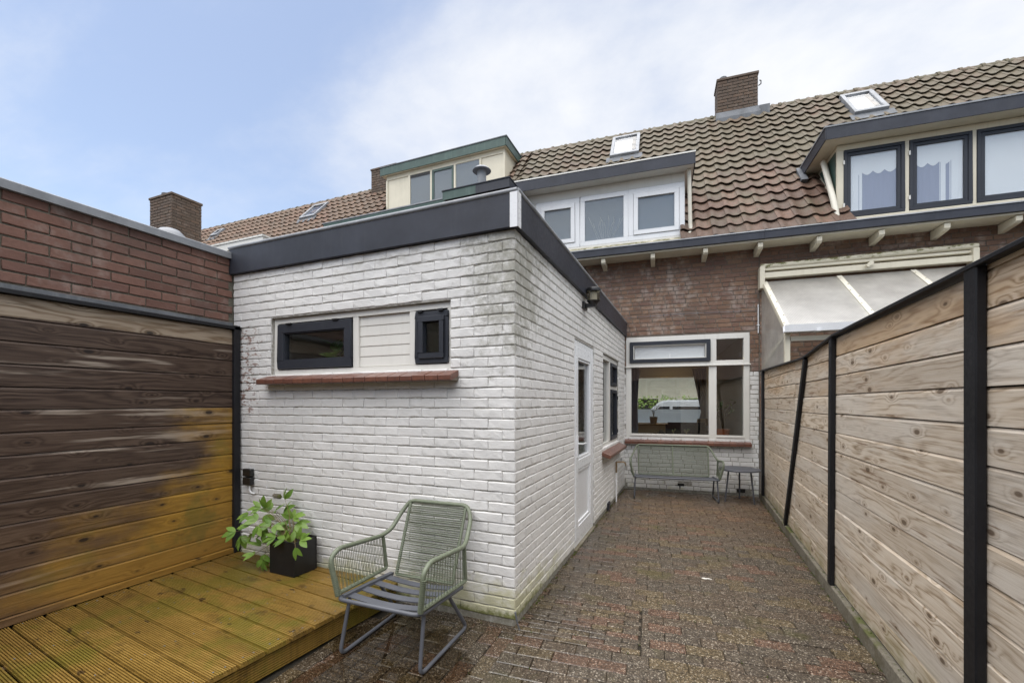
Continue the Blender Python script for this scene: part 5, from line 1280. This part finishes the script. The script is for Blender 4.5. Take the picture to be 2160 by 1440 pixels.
# ------------------------------------------------------------------ planter with leafy peony
pt = thing('planter', 'square black planter box standing on the deck against the white wall', 'planter', (-2.945, 2.52, DZ), R(-1.5), local=True)
m = MB(); a, b, h, w = .137, .108, .265, .014
m.box(-a, a, -b, -b+w, 0, h).box(-a, a, b-w, b, 0, h).box(-a, -a+w, -b+w, b-w, 0, h).box(a-w, a, -b+w, b-w, 0, h).box(-a+w, a-w, -b+w, b-w, 0, .02)
m.build('box', 'pot_black', pt, bevel=.003); B(-a+w, a-w, -b+w, b-w, .021, h-.045).build('soil', 'soil', pt)
pe = thing('peony_plant', 'fresh green leafy peony growing out of the black planter', 'plant', (-2.945, 2.52, DZ+.22))
def leaf_mesh(seed):
    rng = random.Random(seed); n = 6; v = []; L = 1.0; wd = .25 + rng.uniform(-.03,.04); bend = rng.uniform(.10,.28)
    for i in range(n+1):
        t = i/n; w_ = wd*math.sin(math.pi*min(1, t*.97+.02))**.8*(1-.25*t); z = -bend*t*t; 
        v += [(t*L, -w_, z+.045*w_/wd), (t*L, 0, z), (t*L, w_, z+.045*w_/wd)]
    f = [(3*i+j, 3*i+3+j, 3*i+4+j, 3*i+1+j) for i in range(n) for j in (0, 1)]
    me = MB().add(v, f).mesh('leaf', smooth=True); me.materials.append(MATS['leaf']); return me
LM_ = [leaf_mesh(k) for k in range(6)]
c_, s_ = math.cos(R(YAW)), math.sin(R(YAW))
def at(u, v, y):
    a = (u-1080)/911; b = -(v-849)/911; t = y/(a*s_ + c_); return Vector(((a*c_-s_)*t, y, 1.5 + b*t))
K = 240/1503.
clusters = [(885,265,0,-1,2.56),(560,375,-1,-.25,2.53),(620,385,0,-1,2.52),(760,410,.6,-.5,2.55),(700,400,-.3,-.4,2.58),(400,455,-1,.1,2.50),(520,540,-1,-.6,2.47),(425,600,-1,-.1,2.44),(230,690,-1,.1,2.40),
 (520,620,-.2,1,2.42),(290,790,-1,.8,2.40),(600,840,.1,-1,2.45),(330,740,.2,.9,2.43),(980,520,-.4,-1,2.57),(1000,500,1,-.5,2.56),(870,420,1,-.8,2.60),(1040,580,1,.1,2.56),(930,560,-1,.3,2.58),
 (760,760,-1,.1,2.44),(880,790,-1,.2,2.42),(960,830,-.3,-1,2.41),(1090,800,1,-.3,2.44),(1080,790,.1,-1,2.47),(1022,905,0,1,2.36),(480,990,-1,.0,2.43),(585,1070,-.2,1,2.40),(600,1000,.3,1,2.44),(640,470,.3,.8,2.50),(730,620,.8,.1,2.47),(660,680,-.8,.4,2.48),(450,740,-.7,.7,2.46),(820,640,.9,.4,2.54),(560,880,-.5,-.6,2.47),(700,590,-1,-.2,2.49),(900,760,.4,-1,2.40)]
rng = random.Random(77); base = Vector((-2.945, 2.52, DZ+.225)); stems = MB()
for (px, py, dxp, dyp, yy) in clusters:
    p = at(460+px*K, 1010+py*K, yy)
    # heading in the picture plane -> world: picture right ~ (c,s,0), up = z; lean towards the viewer
    hd_ = Vector((c_, s_, 0))*dxp + Vector((0,0,1))*(-dyp) + Vector((.15, -.45, 0))*rng.uniform(.3,1.0); hd_.normalize()
    mid = (base + p)/2 + Vector((0, 0, .05)); stems.tube([base + Vector((rng.uniform(-.03,.03), rng.uniform(-.03,.03), -.02)), mid, p], [.0026,.0022,.0015], 5)
    for da_, sc in ((0, 1.0), (R(42), .86), (R(-42), .86)) + (((R(15), .7),) if rng.random() < .3 else ()):
        nrm = Vector((rng.uniform(-.3,.3), -.55, .75)).normalized()
        nrm = (nrm - hd_*nrm.dot(hd_)).normalized(); sd_ = nrm.cross(hd_)
        d = hd_*math.cos(da_) + sd_*math.sin(da_); d = (d + nrm*rng.uniform(-.25,.15)).normalized(); nn = (nrm - d*nrm.dot(d)).normalized(); yv = nn.cross(d)
        s = rng.uniform(.088, .118)*sc
        Mx = Matrix(((d.x, yv.x, nn.x, p.x), (d.y, yv.y, nn.y, p.y), (d.z, yv.z, nn.z, p.z), (0,0,0,1))) @ Matrix.Diagonal((s, s*1.05, s, 1))
        o = bpy.data.objects.new('leaf', rng.choice(LM_)); COL.objects.link(o); o.parent = pe; o.matrix_parent_inverse = INV[pe.name]; o.matrix_basis = Mx
stems.build('stem', 'stem', pe, smooth=True)
# plant inside the strip window
pi_ = thing('indoor_plant', 'broad leaved green plant inside the wide strip window', 'plant', (-2.90, 2.98, 1.6))
MB().lathe([(.07,0),(.09,.14),(.085,.15)], (-2.90,2.98,1.60), 14).build('pot', 'cream_render', pi_, smooth=True)
B(-3.3, -1.7, 2.90, 3.15, 1.57, 1.598).build('shelf', 'white_frame', pi_)
me = LM_[2].copy(); me.materials.clear(); me.materials.append(MATS['leaf_dark'])
for k in range(9):
    a = k*2.4; d = Vector((math.cos(a)*.8, math.sin(a)*.5-.3, .55+.2*math.sin(k))).normalized(); p = Vector((-2.90, 2.93, 1.80 + .025*k)); nn = Vector((0,-.4,.9)); nn = (nn - d*nn.dot(d)).normalized(); yv = nn.cross(d)
    o = bpy.data.objects.new('leaf', me); COL.objects.link(o); o.parent = pi_; o.matrix_parent_inverse = INV[pi_.name]; s = .16; o.matrix_basis = Matrix(((d.x, yv.x, nn.x, p.x), (d.y, yv.y, nn.y, p.y), (d.z, yv.z, nn.z, p.z), (0,0,0,1))) @ Matrix.Diagonal((s, s*1.5, s, 1))

tag(B(-.36,-.3,0,.1,0,.1).build('scrap', 'soil'), 'x', 'x') if False else None
